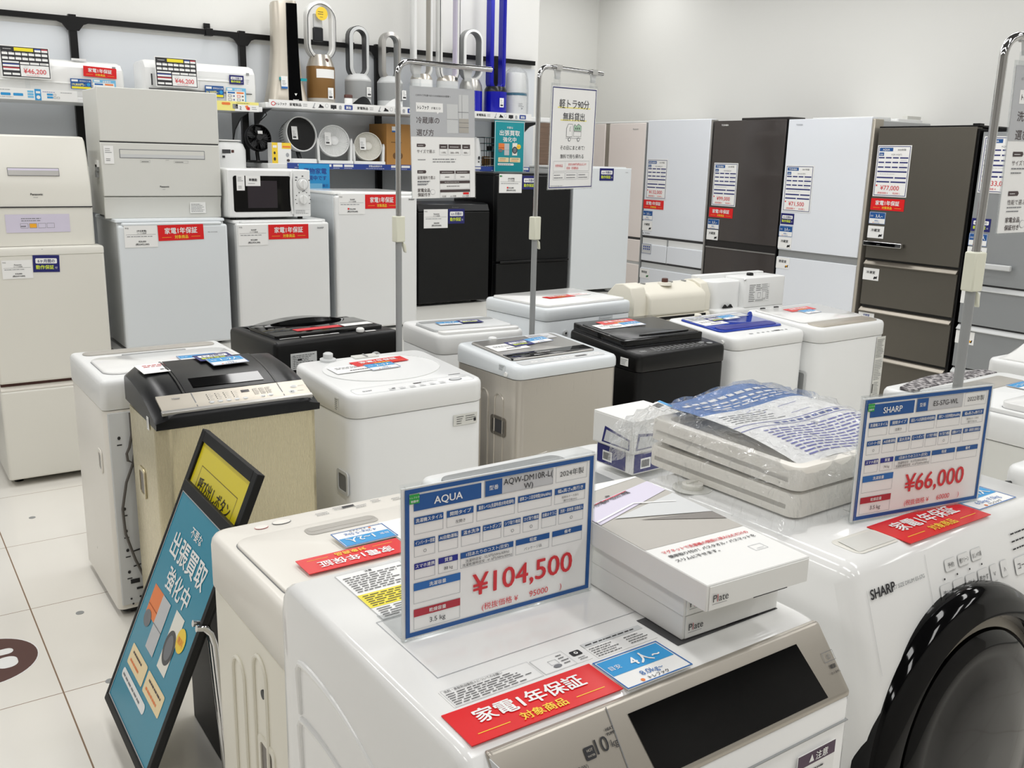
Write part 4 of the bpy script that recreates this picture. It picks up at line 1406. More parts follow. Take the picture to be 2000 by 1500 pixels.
# the printed card bows up in the middle
a = MB()
n_, m_ = 12, 10
def sheet_z(u, v):
    return .094 + .02 * sin(pi * min(1, .15 + u * .75)) * (.3 + v) + .006 * sin(7 * u + 3 * v) - .03 * max(0, u - .85) - .02 * (1 - v) ** 3
vs = [(.05 + .34 * i / n_, .03 + .33 * j / m_, sheet_z(i / n_, j / m_)) for j in range(m_ + 1) for i in range(n_ + 1)]
def quads(n, m):
    return [(j * (n + 1) + i, j * (n + 1) + i + 1, (j + 1) * (n + 1) + i + 1, (j + 1) * (n + 1) + i) for j in range(m) for i in range(n)]
fs = quads(n_, m_)
a.add(vs, fs, 'paper')
a.mats = ['paper', 'mid_blue', 'violet_ink']
a.m = [1 if f // n_ >= 7 else 0 for f in range(len(fs))]
sh = a.build('header_card', t, angle=80)
lab(sh, 'printed card, blue at the back and white at the front')


def on_sheet(q, u, v, w, h, m, e=.0006):
    q.add([(.05 + .34 * (u + du * w), .03 + .33 * (v + dv * h), sheet_z(u + du * w, v + dv * h) + e) for du, dv in ((0, 0), (1, 0), (1, 1), (0, 1))], [(0, 1, 2, 3)], m)


q = MB()
rg = random.Random(5)
for k in range(11):
    u = .12
    while u < .9:
        l = rg.uniform(.03, .09)
        on_sheet(q, u, .05 + k * .03, l, .012, 'violet_ink')
        u += l + .015
for v in (.405, .46):
    for k in range(12):
        on_sheet(q, k / 12 * .96, v, .08, .006, 'violet_ink')
for k in range(9):
    on_sheet(q, .3 + k * .065, .424, .045, .022, 'ink_blue')
for k in range(5):
    u = .06
    while u < .42:
        l = rg.uniform(.03, .07); on_sheet(q, u, .5 + k * .03, l, .008, 'ink_grey'); u += l + .012
for k in range(8):
    on_sheet(q, .55 + .02 * k, .62, .018, .004, 'violet_ink'); on_sheet(q, .55 + .02 * k, .52, .018, .004, 'violet_ink')
for k in range(10):
    a_ = 2 * pi * k / 10
    on_sheet(q, .36 + .06 * cos(a_), .62 + .035 * sin(a_), .016, .006, 'violet_ink')
for k, (v, hh) in enumerate(((.88, .03), (.82, .02), (.78, .012), (.745, .012))):
    u = .06 + .03 * k
    while u < .8:
        l = rg.uniform(.03, .07)
        on_sheet(q, u, v, l, hh, 'paper', .0008)
        u += l + .02
q.build('lettering', sh)
card(t, 'barcode_tag', TP(.005, .315, .112, 20, 12), .045, .03, 'paper', lambda q: ([q.r(.004 + .003 * k, .012, .0016, .014, 'ink') for k in range(9)], q.r(.034, 0, .011, .03, 'sky_blue')))
# the bag
a = MB()
n_, m_ = 30, 30
def bag_h(u, v):
    e = min(u, 1 - u, v, 1 - v)
    body = .165 * min(1, (e / .1)) ** .55
    return body


vs = []
rg = random.Random(11)
for j in range(m_ + 1):
    for i in range(n_ + 1):
        u, v = i / n_, j / m_
        x, y = -.07 + .49 * u, -.035 + .43 * v
        su, sv = (x - .05) / .34, (y - .03) / .33
        inside = 0 <= su <= 1 and 0 <= sv <= 1
        top = (sheet_z(max(0, min(1, su)), max(0, min(1, sv)))) + .008
        e = min(u, (1 - u), v, 1 - v)
        k = min(1, e / .09) ** .6
        z = .002 + (top - .002) * k
        vs.append((x + rg.uniform(-.005, .005), y + rg.uniform(-.005, .005), z + rg.uniform(-.005, .006) * (1 if e > 0 else 0)))
a.add(vs, quads(n_, m_), 'clear_bag')
tail = [(-.03, .36, .05), (-.06, .385, .065), (-.085, .37, .05), (-.06, .34, .045)]
a.add([(-.02, .30, .075), (-.028, .38, .095), (-.075, .372, .078), (-.1, .345, .052), (-.06, .335, .065)], [(0, 1, 2, 4), (2, 3, 4)], 'clear_bag')
b_ = a.build('plastic_bag', t, angle=25)
b_.visible_shadow = True

# small cartons behind the packet
def small_carton(lbl, x, y, z, rz, w, d, h, upper):
    t = thing('small_carton', lbl, 'box', (x, y, z), rz)
    MB().box(-w / 2, w / 2, -d / 2, d / 2, 0, h, 'white_matt').build('carton', t, bevel=.001)
    if upper:
        card(t, 'side_print', Matrix.Translation((-w / 2 - .0008, d / 2 - .005, 0)) @ Matrix.Rotation(R(-90), 4, 'Z') @ FR(0, 0, .004), d - .01, h - .008, 'white_matt', lambda q: (q.p([(.03, .003), (d - .012, .003), (d - .012, .03), (.04, .045)], 'navy', 1), q.p([(.038, .007), (d - .016, .007), (d - .016, .026), (.046, .037)], 'light_grey', 2)))
        card(t, 'side_print', FR(-w / 2 + .004, -d / 2 - .0008, .004), w - .008, h - .008, 'white_matt', lambda q: (q.p([(.006, .003), (w - .02, .003), (w - .03, .03), (.012, .045)], 'navy', 1), q.p([(.012, .007), (w - .03, .007), (w - .04, .026), (.018, .037)], 'light_grey', 2)))
    else:
        for T in (Matrix.Translation((-w / 2 - .0008, d / 2 - .005, 0)) @ Matrix.Rotation(R(-90), 4, 'Z') @ FR(0, 0, .004), FR(-w / 2 + .004, -d / 2 - .0008, .004)):
            card(t, 'side_print', T, .1, h - .008, 'navy', lambda q: (q.r(.02, .008, .034, .026, 'paper', 1), [q.r(.023 + .003 * k, .012, .0016, .018, 'ink', 3) for k in range(9)]))
    return t


small_carton('small navy carton with a barcode, under the white one behind the plastic packet', 1.545, 1.645, .8465, 2, .16, .13, .055, False)
small_carton('small white carton with a navy outline, behind the plastic packet', 1.54, 1.645, .902, 2, .17, .14, .08, True)

# warm white top loader behind the silver-strip front loader (it faces the far side)
W_, D_, H_ = .5, .52, .85
t, zf = washer('washing_machine', 'warm white top loader with an upside-down red card, behind the silver-strip front loader', .757, 1.53, 180, W_, D_, H_, 'cream', 'warm_white', rimh=.12, r=.045, dz=.012)
zf0 = zf
lid(t, zf, -.225, .225, -.165, .135, H_, 'warm_white', .006, .035)
# (local -y is the far, control side)
zT = H_ + .0066
LX, LY = lambda x: -(x - .757), lambda y: -(y - 1.53)
a = MB()
a.loft([[(x, y, H_ + zf(0, y) + .0068) for x, y in rrect(.155, .04, .014, 4, LX(.743), LY(1.65))], [(x, y, H_ + zf(0, y) + .0076) for x, y in rrect(.152, .037, .013, 4, LX(.743), LY(1.65))]], 'photo_grey')
a.build('lid_handle', t)
MB().loft([[(x, y, H_ + zf(0, y) + .0078) for x, y in rrect(.14, .02, .008, 4, LX(.743), LY(1.655))], [(x, y, H_ + zf(0, y) + .008) for x, y in rrect(.14, .02, .008, 4, LX(.743), LY(1.655))]], 'photo_grey').build('handle_shadow_gap', t)  # flat grey strip: shade of the handle recess painted on
q2 = Pr(Matrix.Translation((LX(.557), LY(1.74), H_ - .0108 + .0008)) @ Matrix.Rotation(pi, 4, 'Z'))
q2.e(.05, .0, .014, .01, 'ink_red'); q2.e(.05, 0, .0134, .0095, 'warm_white', 3)
q2.e(.095, .006, .02, .012, 'ink_grey'); q2.e(.095, .006, .019, .011, 'warm_white', 3)
q2.r(.235, .012, .028, .009, 'ink', 3)
for k in range(6):
    q2.b(.17 + k * .045, -.004 + (k % 2) * .012, .03, .018, 'ink_grey', 2, k)
q2.build('panel_print', t)
family_card(t, TP(LX(.804), LY(1.592), zT + .0004, 0), '1~2人', '4.2kg~5.5kg', .112, False)
warranty(t, TP(LX(.793), LY(1.51), zT + .0012, 0, 0), .206, .064)
a = MB(); a.box(LX(.93), LX(.80), LY(1.6), LY(1.5), zT - .004, zT + .001, 'paper'); a.build('price_sheet', t)
hx = W_ / 2
for y0, hh in ((.03, .66), (-.09, .6)):
    pts = [(hx - .001, y0 - .032, .2), (hx - .001, y0 - .032, hh)] + [(hx - .001, y0 - .032 * cos(a_), hh + .035 * sin(a_)) for a_ in [pi * k / 8 for k in range(1, 8)]] + [(hx - .001, y0 + .032, hh), (hx - .001, y0 + .032, .2)]
    MB().tube(pts, .004, 'cream', 6).build('pressed_rib', t)
grip(t, hx - .004, .05, .485, 1, 'photo_dark', .06, .07, rim='cream')
MB(Matrix.Translation((hx - .001, .05, .63)) @ Matrix.Rotation(R(90), 4, 'Y')).cyl(.009, 0, .003, 'ink', 16).build('transit_bolt_hole', t)

# white machine with a smoky lid, turned backwards next to it
W_, D_, H_ = .58, .46, .83
t, zf = washer('washing_machine', 'white washing machine with a smoky grey lid carrying two small cartons', 1.33, 1.65, 180, W_, D_, H_, 'white', 'white', rimh=.1, r=.04, dz=0)
lid(t, zf, -.09, .265, -.17, .17, H_, 'mid_grey', .012, .03)
lid(t, zf, .06, .24, .02, .15, H_ + .012, 'light_grey', .003, .02, 'lid_window')
a = MB(); a.box(.1, .2, -.02, .0, H_ + .012, H_ + .026, 'white'); a.build('lid_handle', t, bevel=.003)

# machines at the right edge
W_, D_, H_ = .56, .5, .89
t, zf = washer('washing_machine', 'white washing machine at the right edge beside the 66,000 yen price stand', 2.5, .83, 0, W_, D_, H_, 'white', 'white', rimh=.1, r=.035, dz=0)
lid(t, zf, -.25, .25, -.2, .2, H_, 'white', .008, .03)
q = Pr(TP(-.1, .1, H_ + .0085)); q.o(0, -.2, .26, .2, .003, 'ink_grey'); q.b(.02, -.16, .2, .12, 'ink_grey', 5, 3); q.build('lid_print', t)
MB(Matrix.Translation((-W_ / 2 - .012, .22, .8)) @ Matrix.Rotation(R(90), 4, 'Z')).tube([(.03 * cos(a_), 0, .05 * sin(a_)) for a_ in [pi * k / 10 - pi / 2 for k in range(11)]], .008, 'charcoal', 8).build('drain_hose', t)

W_, D_, H_ = .6, .56, .84
t, zf = washer('washing_machine', 'white washing machine with a dark speckled control strip, behind the 66,000 yen price stand', 3.165, 1.58, 181, W_, D_, H_, 'putty', 'white', rimh=.085, r=.05, dz=0)
m = bpy.data.materials.new('speckled')
m.use_nodes = True
nt = m.node_tree
tc = nt.nodes.new('ShaderNodeTexCoord'); nz = nt.nodes.new('ShaderNodeTexNoise'); nz.inputs['Scale'].default_value = 60; nz.inputs['Detail'].default_value = 6
cr = nt.nodes.new('ShaderNodeValToRGB')
cr.color_ramp.elements[0].position = .42; cr.color_ramp.elements[0].color = (lin(64), lin(60), lin(64), 1)
cr.color_ramp.elements[1].position = .62; cr.color_ramp.elements[1].color = (lin(190), lin(186), lin(186), 1)
nt.links.new(tc.outputs['Object'], nz.inputs[0]); nt.links.new(nz.outputs[0], cr.inputs[0]); nt.links.new(cr.outputs[0], nt.nodes['Principled BSDF'].inputs['Base Color'])
MATS['speckled'] = m
PAL['speckled'] = ((120, 116, 118), .3, 0)
a = MB()
arc = [(-.275, -.215)] + [(-.275 + .55 * k / 12, -.215 - .045 * sin(pi * k / 12)) for k in range(13)] + [(.275, -.16), (-.275, -.16)]
arc = arc[1:]
a.loft([[(x, y, H_) for x, y in arc], [(x, y, H_ + .012) for x, y in arc]], 'speckled')
a.build('control_panel', t, bevel=.003)
lid(t, zf, -.28, .28, -.15, .24, H_, 'white', .014, .03)
lid(t, zf, -.2, .12, -.12, -.02, H_ + .0145, 'photo_grey', .002, .015, 'lid_handle')
lid(t, zf, -.26, .26, .12, .235, H_ + .014, 'white_gloss', .02, .03, 'lid_front')
guarantee(t, TP(-.16, .07, H_ + .017, 181), .11)
family_card(t, TP(-.05, .06, H_ + .017, 181), '2~3人', '~7kg', .12, False)
MB().slab(.2, .05, .02, .58, .73, 'white', .012, cx=.24, cy=.29).build('hose_cover', t)

W_, D_, H_ = .6, .56, .86
t, zf = washer('washing_machine', 'white washing machine with a high domed lid at the far right edge', 3.93, 1.62, 180, W_, D_, H_, 'white', 'white', rimh=.08, r=.05, dz=0)
a = MB()
rings = []
for k in range(13):
    s = -1 + 2 * k / 12
    z = .09 * (1 - abs(s) ** 2.2) + .006
    rings.append([(s * .28, -.24, H_), (s * .28, .2, H_), (s * .28, .16, H_ + z), (s * .28, -.2, H_ + z * .9)])
a.loft(rings, 'white_gloss')
a.build('lid', t)

# ------------------------------------------------------------------ hanging signs on chrome poles
def sign_stand(lbl, px, py, ztop, grip_z, reach, rz, sx, sy, sz, srz, stilt, sroll, w, h, base, draw, nom, lean=0.0, blank=False):
    t = thing('sign_stand', lbl, 'sign', (px, py, 0), rz)
    a = MB()
    a.cyl(.0125, .012, grip_z, 'mid_grey', 20)
    a.build('lower_pole', t)
    lx = lean
    pts = [(0, 0, grip_z - .02), (0, 0, ztop - .05)] + [(.05 - .05 * cos(a_), 0, ztop - .05 + .05 * sin(a_)) for a_ in [pi / 2 * k / 7 for k in range(1, 8)]] + [(reach, 0, ztop)]
    MB().tube(pts, .0105, 'chrome', 14).build('upper_pole', t)
    a = MB(Matrix.Translation((0, 0, grip_z)))
    a.box(-.02, .02, -.018, .018, -.05, .05, 'lever')
    a.prism([(.018, -.05), (.03, -.062), (.034, -.095), (.024, -.09), (.016, -.06)], 'y', -.008, .008, 'lever')
    a.build('height_clamp', t, bevel=.004)
    MB().cyl(.075, 0, .012, 'silver_paint', 40, .003).build('base_plate', t)
    Mi = t.matrix_basis.inverted()
    Rz = Matrix.Rotation(R(rz), 4, 'Z')
    Tl = (Matrix.Translation((px, py, 0)) @ Rz).inverted() @ Matrix.Translation((sx, sy, sz)) @ Matrix.Rotation(R(srz), 4, 'Z') @ Matrix.Rotation(R(-stilt), 4, 'X') @ Matrix.Rotation(R(-sroll), 4, 'Y')
    a = MB(Tl)
    for e0, e1 in ((-w / 2, -w / 2 + .003), (w / 2 - .003, w / 2)):
        a.box(e0, e1, -.003, .002, 0, h, 'acrylic')
    a.box(-w / 2, w / 2, -.003, .002, 0, .003, 'acrylic')
    a.box(-w / 2, w / 2, .002, .0035, 0, h, 'acrylic')
    a.build('acrylic_pocket', t)
    s = MB(Tl)
    s.box(-w / 2 + .003, w / 2 - .003, -.001, .001, .004, h - .012, base)
    so = s.build('poster', t)
    q = Pr(Tl @ FR(-w / 2 + .003, -.0012, .004) @ Matrix.Diagonal(((w - .006) / nom[0], (h - .016) / nom[1], 1, 1)))
    draw(q)
    q.build('lettering', so)
    for sgn in (-1, 1):
        cx = sgn * (w / 2 - .035)
        top = Tl @ Vector((cx, 0, h - .012))
        hz = ztop - top.z - .006
        a = MB(Matrix.Translation((top.x, top.y, top.z)))
        a.box(-.016, .016, -.006, .006, 0, hz * .55, 'acrylic')
        a.prism([(-.012, hz * .4), (.012, hz * .4), (.02, hz), (-.02, hz)], 'y', -.004, .004, 'light_grey')
        a.box(-.018, .018, -.013, .013, hz - .004, hz + .018, 'chrome')
        a.build('hanging_clip', t)
    return t


def pr_guide(kind):
    def f(q):                # 297 x 420
        q.r(0, 235, 297, 185, 'sign_grey')
        q.t('このコンテンツで選び方がわかる冷蔵庫のお悩み解決' if 0 else 'どのタイプを選べばいいかお悩みのお客様へ', 104, 385, 8, 'ink', fit=160)
        q.r(25, 327, 122, 34, 'paper', 2)
        q.p([(118, 327), (128, 327), (122, 320)], 'paper', 2)
        q.t('トレファク', 57, 337, 16, 'ink', bold=.03, fit=50)
        q.t('が教える!', 115, 338, 10.5, 'ink')
        q.t(kind[0], 25, 286, 27, 'ink_brown', al='L')
        q.t('選び方', 25, 240, 27, 'ink_brown', al='L')
        if kind[2]:
            q.r(165, 250, 52, 110, 'light_grey', 2); q.r(165, 302, 52, 1.2, 'ink_grey', 3)
            q.r(222, 252, 46, 145, 'light_grey', 2); q.r(218, 330, 50, 2, 'ink_grey', 3); q.r(222, 252, 46, 54, 'photo_grey', 3); q.r(222, 290, 46, 1.4, 'ink_grey', 4); q.r(222, 272, 46, 1.4, 'ink_grey', 4); q.r(236, 308, 1, 88, 'ink_grey', 4)
        else:
            q.r(170, 255, 90, 120, 'light_grey', 2); q.e(215, 310, 34, 34, 'ink_grey', 3)
        for y, no, s in ((196, '1', kind[1][0]), (96, '2', kind[1][1])):
            q.p([(25, y), (62, y), (66, y + 6), (62, y + 12), (25, y + 12)], 'ink_brown', 2)
            q.b(30, y + 3, 28, 6, 'paper', 1, y)
            q.t(s, 25, y - 22, 14.5, 'ink_brown', al='L', fit=82)
        if kind[2]:
            for x, w, h_, s in ((128, 38, '', '~199L'), (170, 60, '', '200L~399L'), (236, 38, '', '400L~')):
                q.r(x, 190, w, 17, 'ink_brown', 2); q.o(x, 166, w, 41, .8, 'line_grey'); q.t(s, x + w / 2, 172, 9.5, 'ink_brown')
                q.b(x + 7, 194, w - 14, 8, 'paper', 1, int(x), 4)
            q.b(28, 144, 52, 10, 'ink_grey', 1, 3); q.b(96, 136, 158, 20, 'ink_grey', 2, 4)
            for x, w in ((128, 70), (202, 70)):
                q.r(x, 94, w, 12, 'ink_brown', 2); q.o(x, 70, w, 36, .8, 'line_grey'); q.b(x + 8, 97, w - 16, 6, 'paper', 1, int(x), 4); q.b(x + 24, 78, 22, 8, 'ink_brown', 1, int(x))
            q.r(128, 56, 144, 11, 'ink_brown', 2); q.o(128, 34, 144, 33, .8, 'line_grey'); q.b(160, 42, 80, 8, 'ink_brown', 1, 11); q.b(150, 59, 90, 5, 'paper', 1, 12, 4)
        q.b(25, 48 if kind[2] else 150, 66, 22, 'ink_grey', 2, 9)
        q.b(25, 52, 66, 20, 'ink_grey', 2, 19)
    return f


def pr_guide1(q):
    pr_guide(('冷蔵庫の', ('サイズで選ぶ', '設置場所で選ぶ'), True))(q)
    q.t('家電全品', 25, 26, 15, 'ink_brown', al='L', bold=.015, fit=56)
    q.t('保証付き', 25, 9, 15, 'ink_brown', al='L', bold=.015, fit=56)
    q.e(94, 24, 11, 10, 'line_grey'); q.e(94, 24, 10, 9, 'paper', 3)
    q.r(128, 22, 144, 10, 'ink_brown', 3)
    q.o(128, 0.5, 144, 31, .8, 'line_grey')
    q.r(238, 12, 28, 8, 'red', 3)
    for x, s in ((146, '7日間'), (190, '6ヶ月間'), (250, '12ヶ月間')):
        q.t(s, x, 3, 8, 'ink_brown')


def pr_guide3(q):
    pr_guide(('洗濯機の', ('サイズで選ぶ', '性能で選ぶ'), False))(q)
    q.t('家電全品', 25, 28, 15, 'ink_brown', al='L', bold=.015, fit=56)
    q.t('保証付き', 25, 8, 15, 'ink_brown', al='L', bold=.015, fit=56)
    q.e(94, 22, 11, 10, 'line_grey'); q.e(94, 22, 10, 9, 'paper', 3)


def pr_truck(q):             # 297 x 420
    q.o(4, 4, 289, 412, 4, 'frame_navy')
    q.r(40, 333, 216, 5, 'pale_yellow'); q.r(62, 282, 172, 5, 'pale_yellow')
    q.t('軽トラ90分', 148, 336, 40, 'ink', fit=220)
    q.t('無料貸出', 148, 285, 37, 'ink', fit=168)
    q.p([(102, 216), (102, 252), (113, 270), (142, 270), (142, 216)], 'ink_grey', 2); q.p([(104, 218), (104, 251), (114, 268), (140, 268), (140, 218)], 'paper', 3)
    q.p([(122, 240), (130, 240), (130, 262), (122, 252)], 'ink_grey', 4); q.p([(123.5, 241.5), (128.5, 241.5), (128.5, 259), (123.5, 251)], 'paper', 5)
    q.p([(150, 242), (150, 262), (158, 270), (168, 262), (180, 272), (202, 262), (202, 242)], 'ink_grey', 2); q.p([(152, 243), (152, 261), (158, 267), (168, 259), (180, 269), (200, 261), (200, 243)], 'pale_green', 3)
    q.o(150, 218, 52, 22, 1.4, 'ink_grey')
    for k, x in enumerate((164, 176, 188)):
        q.r(x - 3, 248, 5, 8, 'ink', 4)
    q.r(100, 210, 104, 1.6, 'ink_grey')
    for x in (124, 184):
        q.e(x, 206, 9, 8, 'ink_grey', 3); q.e(x, 206, 6, 5, 'paper', 4)
    q.t('その日にまとめて!', 148, 164, 20, 'ink', fit=190)
    q.t('無料で持ち帰れる', 148, 128, 20, 'ink', fit=190)
    q.o(28, 74, 240, 42, 1, 'line_grey')
    q.t('対象商品', 64, 92, 12.5, 'ink_red')
    q.r(104, 80, .8, 30, 'line_grey')
    q.t('合計3,000円(税込)以上の', 186, 98, 11.5, 'ink_red', fit=146)
    q.t('家具・家電製品', 154, 82, 11.5, 'ink_red')
    for x in (28, 110, 192):
        q.o(x, 38, 76, 30, 1, 'line_grey')
        q.b(x + 6, 42, 62, 22, 'ink_grey', 2, x)
    q.b(14, 10, 120, 6, 'ink_grey', 1, 4)


def hang(lbl, c, k, yaw, tilt, roll, gap, over, ztop, zgrip, draw):
    """pole, rail and sheet share one plane"""
    x, y, z = c[0] * k, c[1] * k, 1.58 + (c[2] - 1.58) * k
    w, h = .3 * k, .426 * k
    px, py = x - cos(R(yaw)) * (w / 2 + gap), y - sin(R(yaw)) * (w / 2 + gap)
    return sign_stand(lbl, px, py, ztop, zgrip, gap + w + over, yaw, x, y, z, yaw, tilt, roll, w, h, 'paper', draw, (297, 420))


hang('hanging grey and white refrigerator guide sheet on a chrome pole behind the white washer', (1.896, 3.191, 1.424), 1.031, 3.4, .9, .9, .06, .07, 1.93, 1.305, pr_guide1)
hang('hanging truck-loan sheet with a navy border on a chrome pole behind the silver washer', (2.516, 3.188, 1.462), 1.06, 12.5, -1.7, 1.0, .075, .04, 1.965, 1.29, pr_truck)
hang('hanging washing-machine guide sheet on a chrome pole at the right edge', (2.541, 1.25, 1.424), 1.0, -8, .9, 1.2, .065, .05, 1.9, 1.33, pr_guide3)

# ------------------------------------------------------------------ leaning poster stand on the floor
t = thing('poster_stand', 'black leaning poster stand with a teal poster over a yellow one', 'sign', (.399, 2.346, 0), -90.6)
TB = Matrix.Translation((0, 0, .0)) @ Matrix.Rotation(R(-22.9), 4, 'X')
w, z0, z1 = .457, .075, .887
a = MB(TB)
for x0, x1, za, zb in ((-w / 2, -w / 2 + .03, z0, z1), (w / 2 - .03, w / 2, z0, z1), (-w / 2 + .03, w / 2 - .03, z1 - .03, z1), (-w / 2 + .03, w / 2 - .03, z0, z0 + .03)):
    a.box(x0, x1, -.008, .012, za, zb, 'black_matt')
a.box(-w / 2 + .01, w / 2 - .01, .008, .012, z0 + .01, z1 - .01, 'black_matt')
a.build('frame', t, bevel=.002)
s = MB(TB); s.box(-w / 2 + .03, w / 2 - .03, -.001, .001, z0 + .03, z1 - .03, 'poster_yellow')
so = s.build('yellow_poster', t)
q = Pr(TB @ FR(-.2, -.0012, .735))
q.o(.05, -.06, .3, .125, .0015, 'ink_brown')
q.t('呼び出しボタン', .2, .004, .042, 'ink', bold=.01, fit=.265)
q.build('lettering', so)
Tc = TB @ Matrix.Translation((.04, -.0165, 0))
a = MB(Tc)
w2, h0, h1 = .434, .115, .747
a.box(-w2 / 2 - .004, w2 / 2 + .006, -.008, .006, h1 - .03, h1, 'black_matt')
a.box(-w2 / 2 - .004, w2 / 2 + .006, -.008, .006, h0 - .02, h0, 'black_matt')
a.box(w2 / 2 - .014, w2 / 2 + .006, -.008, .006, h0, h1 - .03, 'black_matt')
a.box(-w2 / 2 - .004, -w2 / 2 + .002, -.006, .006, h0, h1 - .03, 'black_matt')
a.build('front_frame', t, bevel=.002)
s = MB(Tc); s.box(-w2 / 2 + .002, w2 / 2 - .014, -.003, .001, h0, h1 - .03, 'poster_teal')
so = s.build('teal_poster', t)
lab(so, 'teal buying-service poster')
q = Pr(Tc @ FR(-w2 / 2 + .002, -.0032, h0) @ Matrix.Diagonal(((w2 - .016) / 100, (h1 - .03 - h0) / 150, 1, 1)))
q.o(0, 0, 100, 150, 1, 'paper_grey', 2)
pr_teal(q)
q.build('lettering', so)
MB().box(-.12, .245, .238, .252, 0, .55, 'black_matt').build('rear_leg', t, bevel=.003)
for x in (.266, .236):
    MB().tube([(x, .16, .474), (x, .178, .47), (x, .193, .452), (x, .201, .42), (x, .213, .2), (x, .222, .004)], .0085, 'chrome', 12).build('chrome_leg', t)


# ------------------------------------------------------------------ refrigerators along the rear wall
def box_fridge(name, lbl, x, y, z, w, d, h, body, doors, doorm, dt=.05, r=.012, rz=0, top=None, footm='black', footh=.02, gasket='dark_grey', group=None):
    """doors: list of (z0, z1) above the base; local x from the left edge, y into the cabinet, z up"""
    t = thing(name, lbl, 'refrigerator', (x, y, z), rz, group)
    a = MB()
    a.box(.004, w - .004, dt + .006, d, footh, h - .012, body)
    a.build('cabinet', t, bevel=.006)
    MB().box(.012, w - .012, dt - .004, dt + .008, footh + .01, h - .03, gasket).build('gasket', t)
    for i, (a0, a1) in enumerate(doors):
        MB().box(0, w, 0, dt, a0, a1, doorm).build('door' if i == 0 else 'drawer', t, bevel=r, seg=4)
    if top:
        MB().slab(w + .004, d - dt + .002, .012, h - .014, h, top, .006, cx=w / 2, cy=dt + (d - dt) / 2).build('top_panel', t)
    for fx in (.05, w - .05):
        MB(Matrix.Translation((fx, dt + .05, 0))).cyl(.02, 0, footh + .004, footm, 16).build('foot', t)
    return t


# ivory two-door refrigerator on the floor
t = box_fridge('refrigerator', 'ivory two-door refrigerator on the floor at the left, a dishwasher on top', .46, 4.79, 0, .5, .5, 1.135, 'ivory', [(.505, 1.105), (.035, .47)], 'ivory', .055, .012, gasket='brown')
MB().slab(.502, .12, .014, 1.1, 1.135, 'ivory', .01, cx=.25, cy=.058).build('top_cap', t)
MB().slab(.5, .4, .012, 1.115, 1.13, 'ivory', .004, cx=.25, cy=.3).build('top_panel', t)
MB().prism([(.004, .47), (.05, .47), (.05, .488), (.02, .488), (.004, .476)], 'x', .004, .496, 'warm_white').build('drawer_handle', t)
MB().box(.008, .492, .03, .05, .486, .506, 'brown').build('door_gap', t)
q = Pr(FR(.22, -.0008, 1.112)); q.t('Panasonic', .035, .006, .013, 'ink_grey', bold=.02); q.build('lettering', t)
label(t, FR(.06, -.001, .995), 'Panasonic', '¥18,000', '(税込¥19,800)', .125, '2ドア冷蔵庫')
guarantee(t, FR(.187, -.001, 1.022, 0, 0) @ Matrix.Rotation(R(-2), 4, 'Z'), .112, .078)

# platforms that carry the small refrigerators
tag(MB().box(1.0, 2.655, 4.83, 5.4, 0, .6, 'white_matt').build('display_platform', bevel=.004), 'low white display platform under the white small refrigerators', 'platform')
tag(MB().box(2.665, 4.32, 4.83, 5.4, 0, .715, 'white_matt').build('display_platform', bevel=.004), 'higher white display platform under the black refrigerators', 'platform')

IY = 4.79
t = box_fridge('refrigerator', 'small cool-white refrigerator carrying the big dishwasher', 1.03, IY, .6, .53, .5, .652, 'light_grey', [(.02, .625)], 'cool_white', .045, .012, top='cool_white')
MB().box(.02, .5, -.002, .03, .622, .638, 'cool_white').build('door_cap', t, bevel=.006)
label(t, FR(.026, -.001, .52), '[中古家電]', '¥20,000', '(税込¥22,000)', .155)
warranty(t, FR(.185, -.001, .548) @ Matrix.Rotation(R(1), 4, 'Z'), .222, .076)
q = Pr(FR(.42, -.0008, .584)); q.t('IRIS OHYAMA', .033, 0, .008, 'ink_grey'); q.build('lettering', t)

t = box_fridge('refrigerator', 'small white refrigerator under the microwave, with a red warranty card', 1.607, IY, .6, .511, .5, .638, 'light_grey', [(.02, .625)], 'white', .045, .012, top='white')
MB().box(.03, .48, .008, .06, .622, .636, 'white').build('door_cap', t, bevel=.006)
label(t, FR(.006, -.001, .512), 'SHARP', '¥22,000', '(税込¥24,200)', .157)
warranty(t, FR(.168, -.001, .54), .222, .077)
q = Pr(FR(.43, -.0008, .591)); q.t('SHARP', .03, 0, .0125, 'ink_grey', bold=.03); q.build('lettering', t)

t = box_fridge('refrigerator', 'taller white one-door refrigerator between the microwave and the black refrigerators', 2.162, IY, .6, .505, .52, .785, 'cool_white', [(.02, .765)], 'white', .045, .014, top='white_gloss')
MB().box(.03, .47, .008, .06, .762, .78, 'white').build('door_cap', t, bevel=.006)
label(t, FR(.014, -.001, .665), 'SHARP', '¥26,000', '(税込¥28,600)', .157, mark=True)
warranty(t, FR(.174, -.001, .694), .204, .077)
q = Pr(FR(.42, -.0008, .74)); q.t('SHARP', .045, 0, .0125, 'ink', bold=.03); q.build('lettering', t)

t = box_fridge('refrigerator', 'low black refrigerator with a white price label, below the guide sheet', 2.676, IY, .715, .49, .52, .605, 'black', [(.02, .555)], 'black_matt', .045, .006)
MB().prism([(.0, .558), (.05, .558), (.3, .605), (.06, .605), (.02, .6)], 'x', 0, .49, 'soft_black').build('top_cap', t, bevel=.004)
label(t, FR(.032, -.001, .463), 'Panasonic', '¥28,000', '(税込¥30,800)', .161)
guarantee(t, FR(.197, -.001, .487), .112, .086)
q = Pr(FR(.21, -.001, .578, 0, -20)); q.t('Panasonic', .035, 0, .012, 'ink_grey'); q.build('lettering', t)

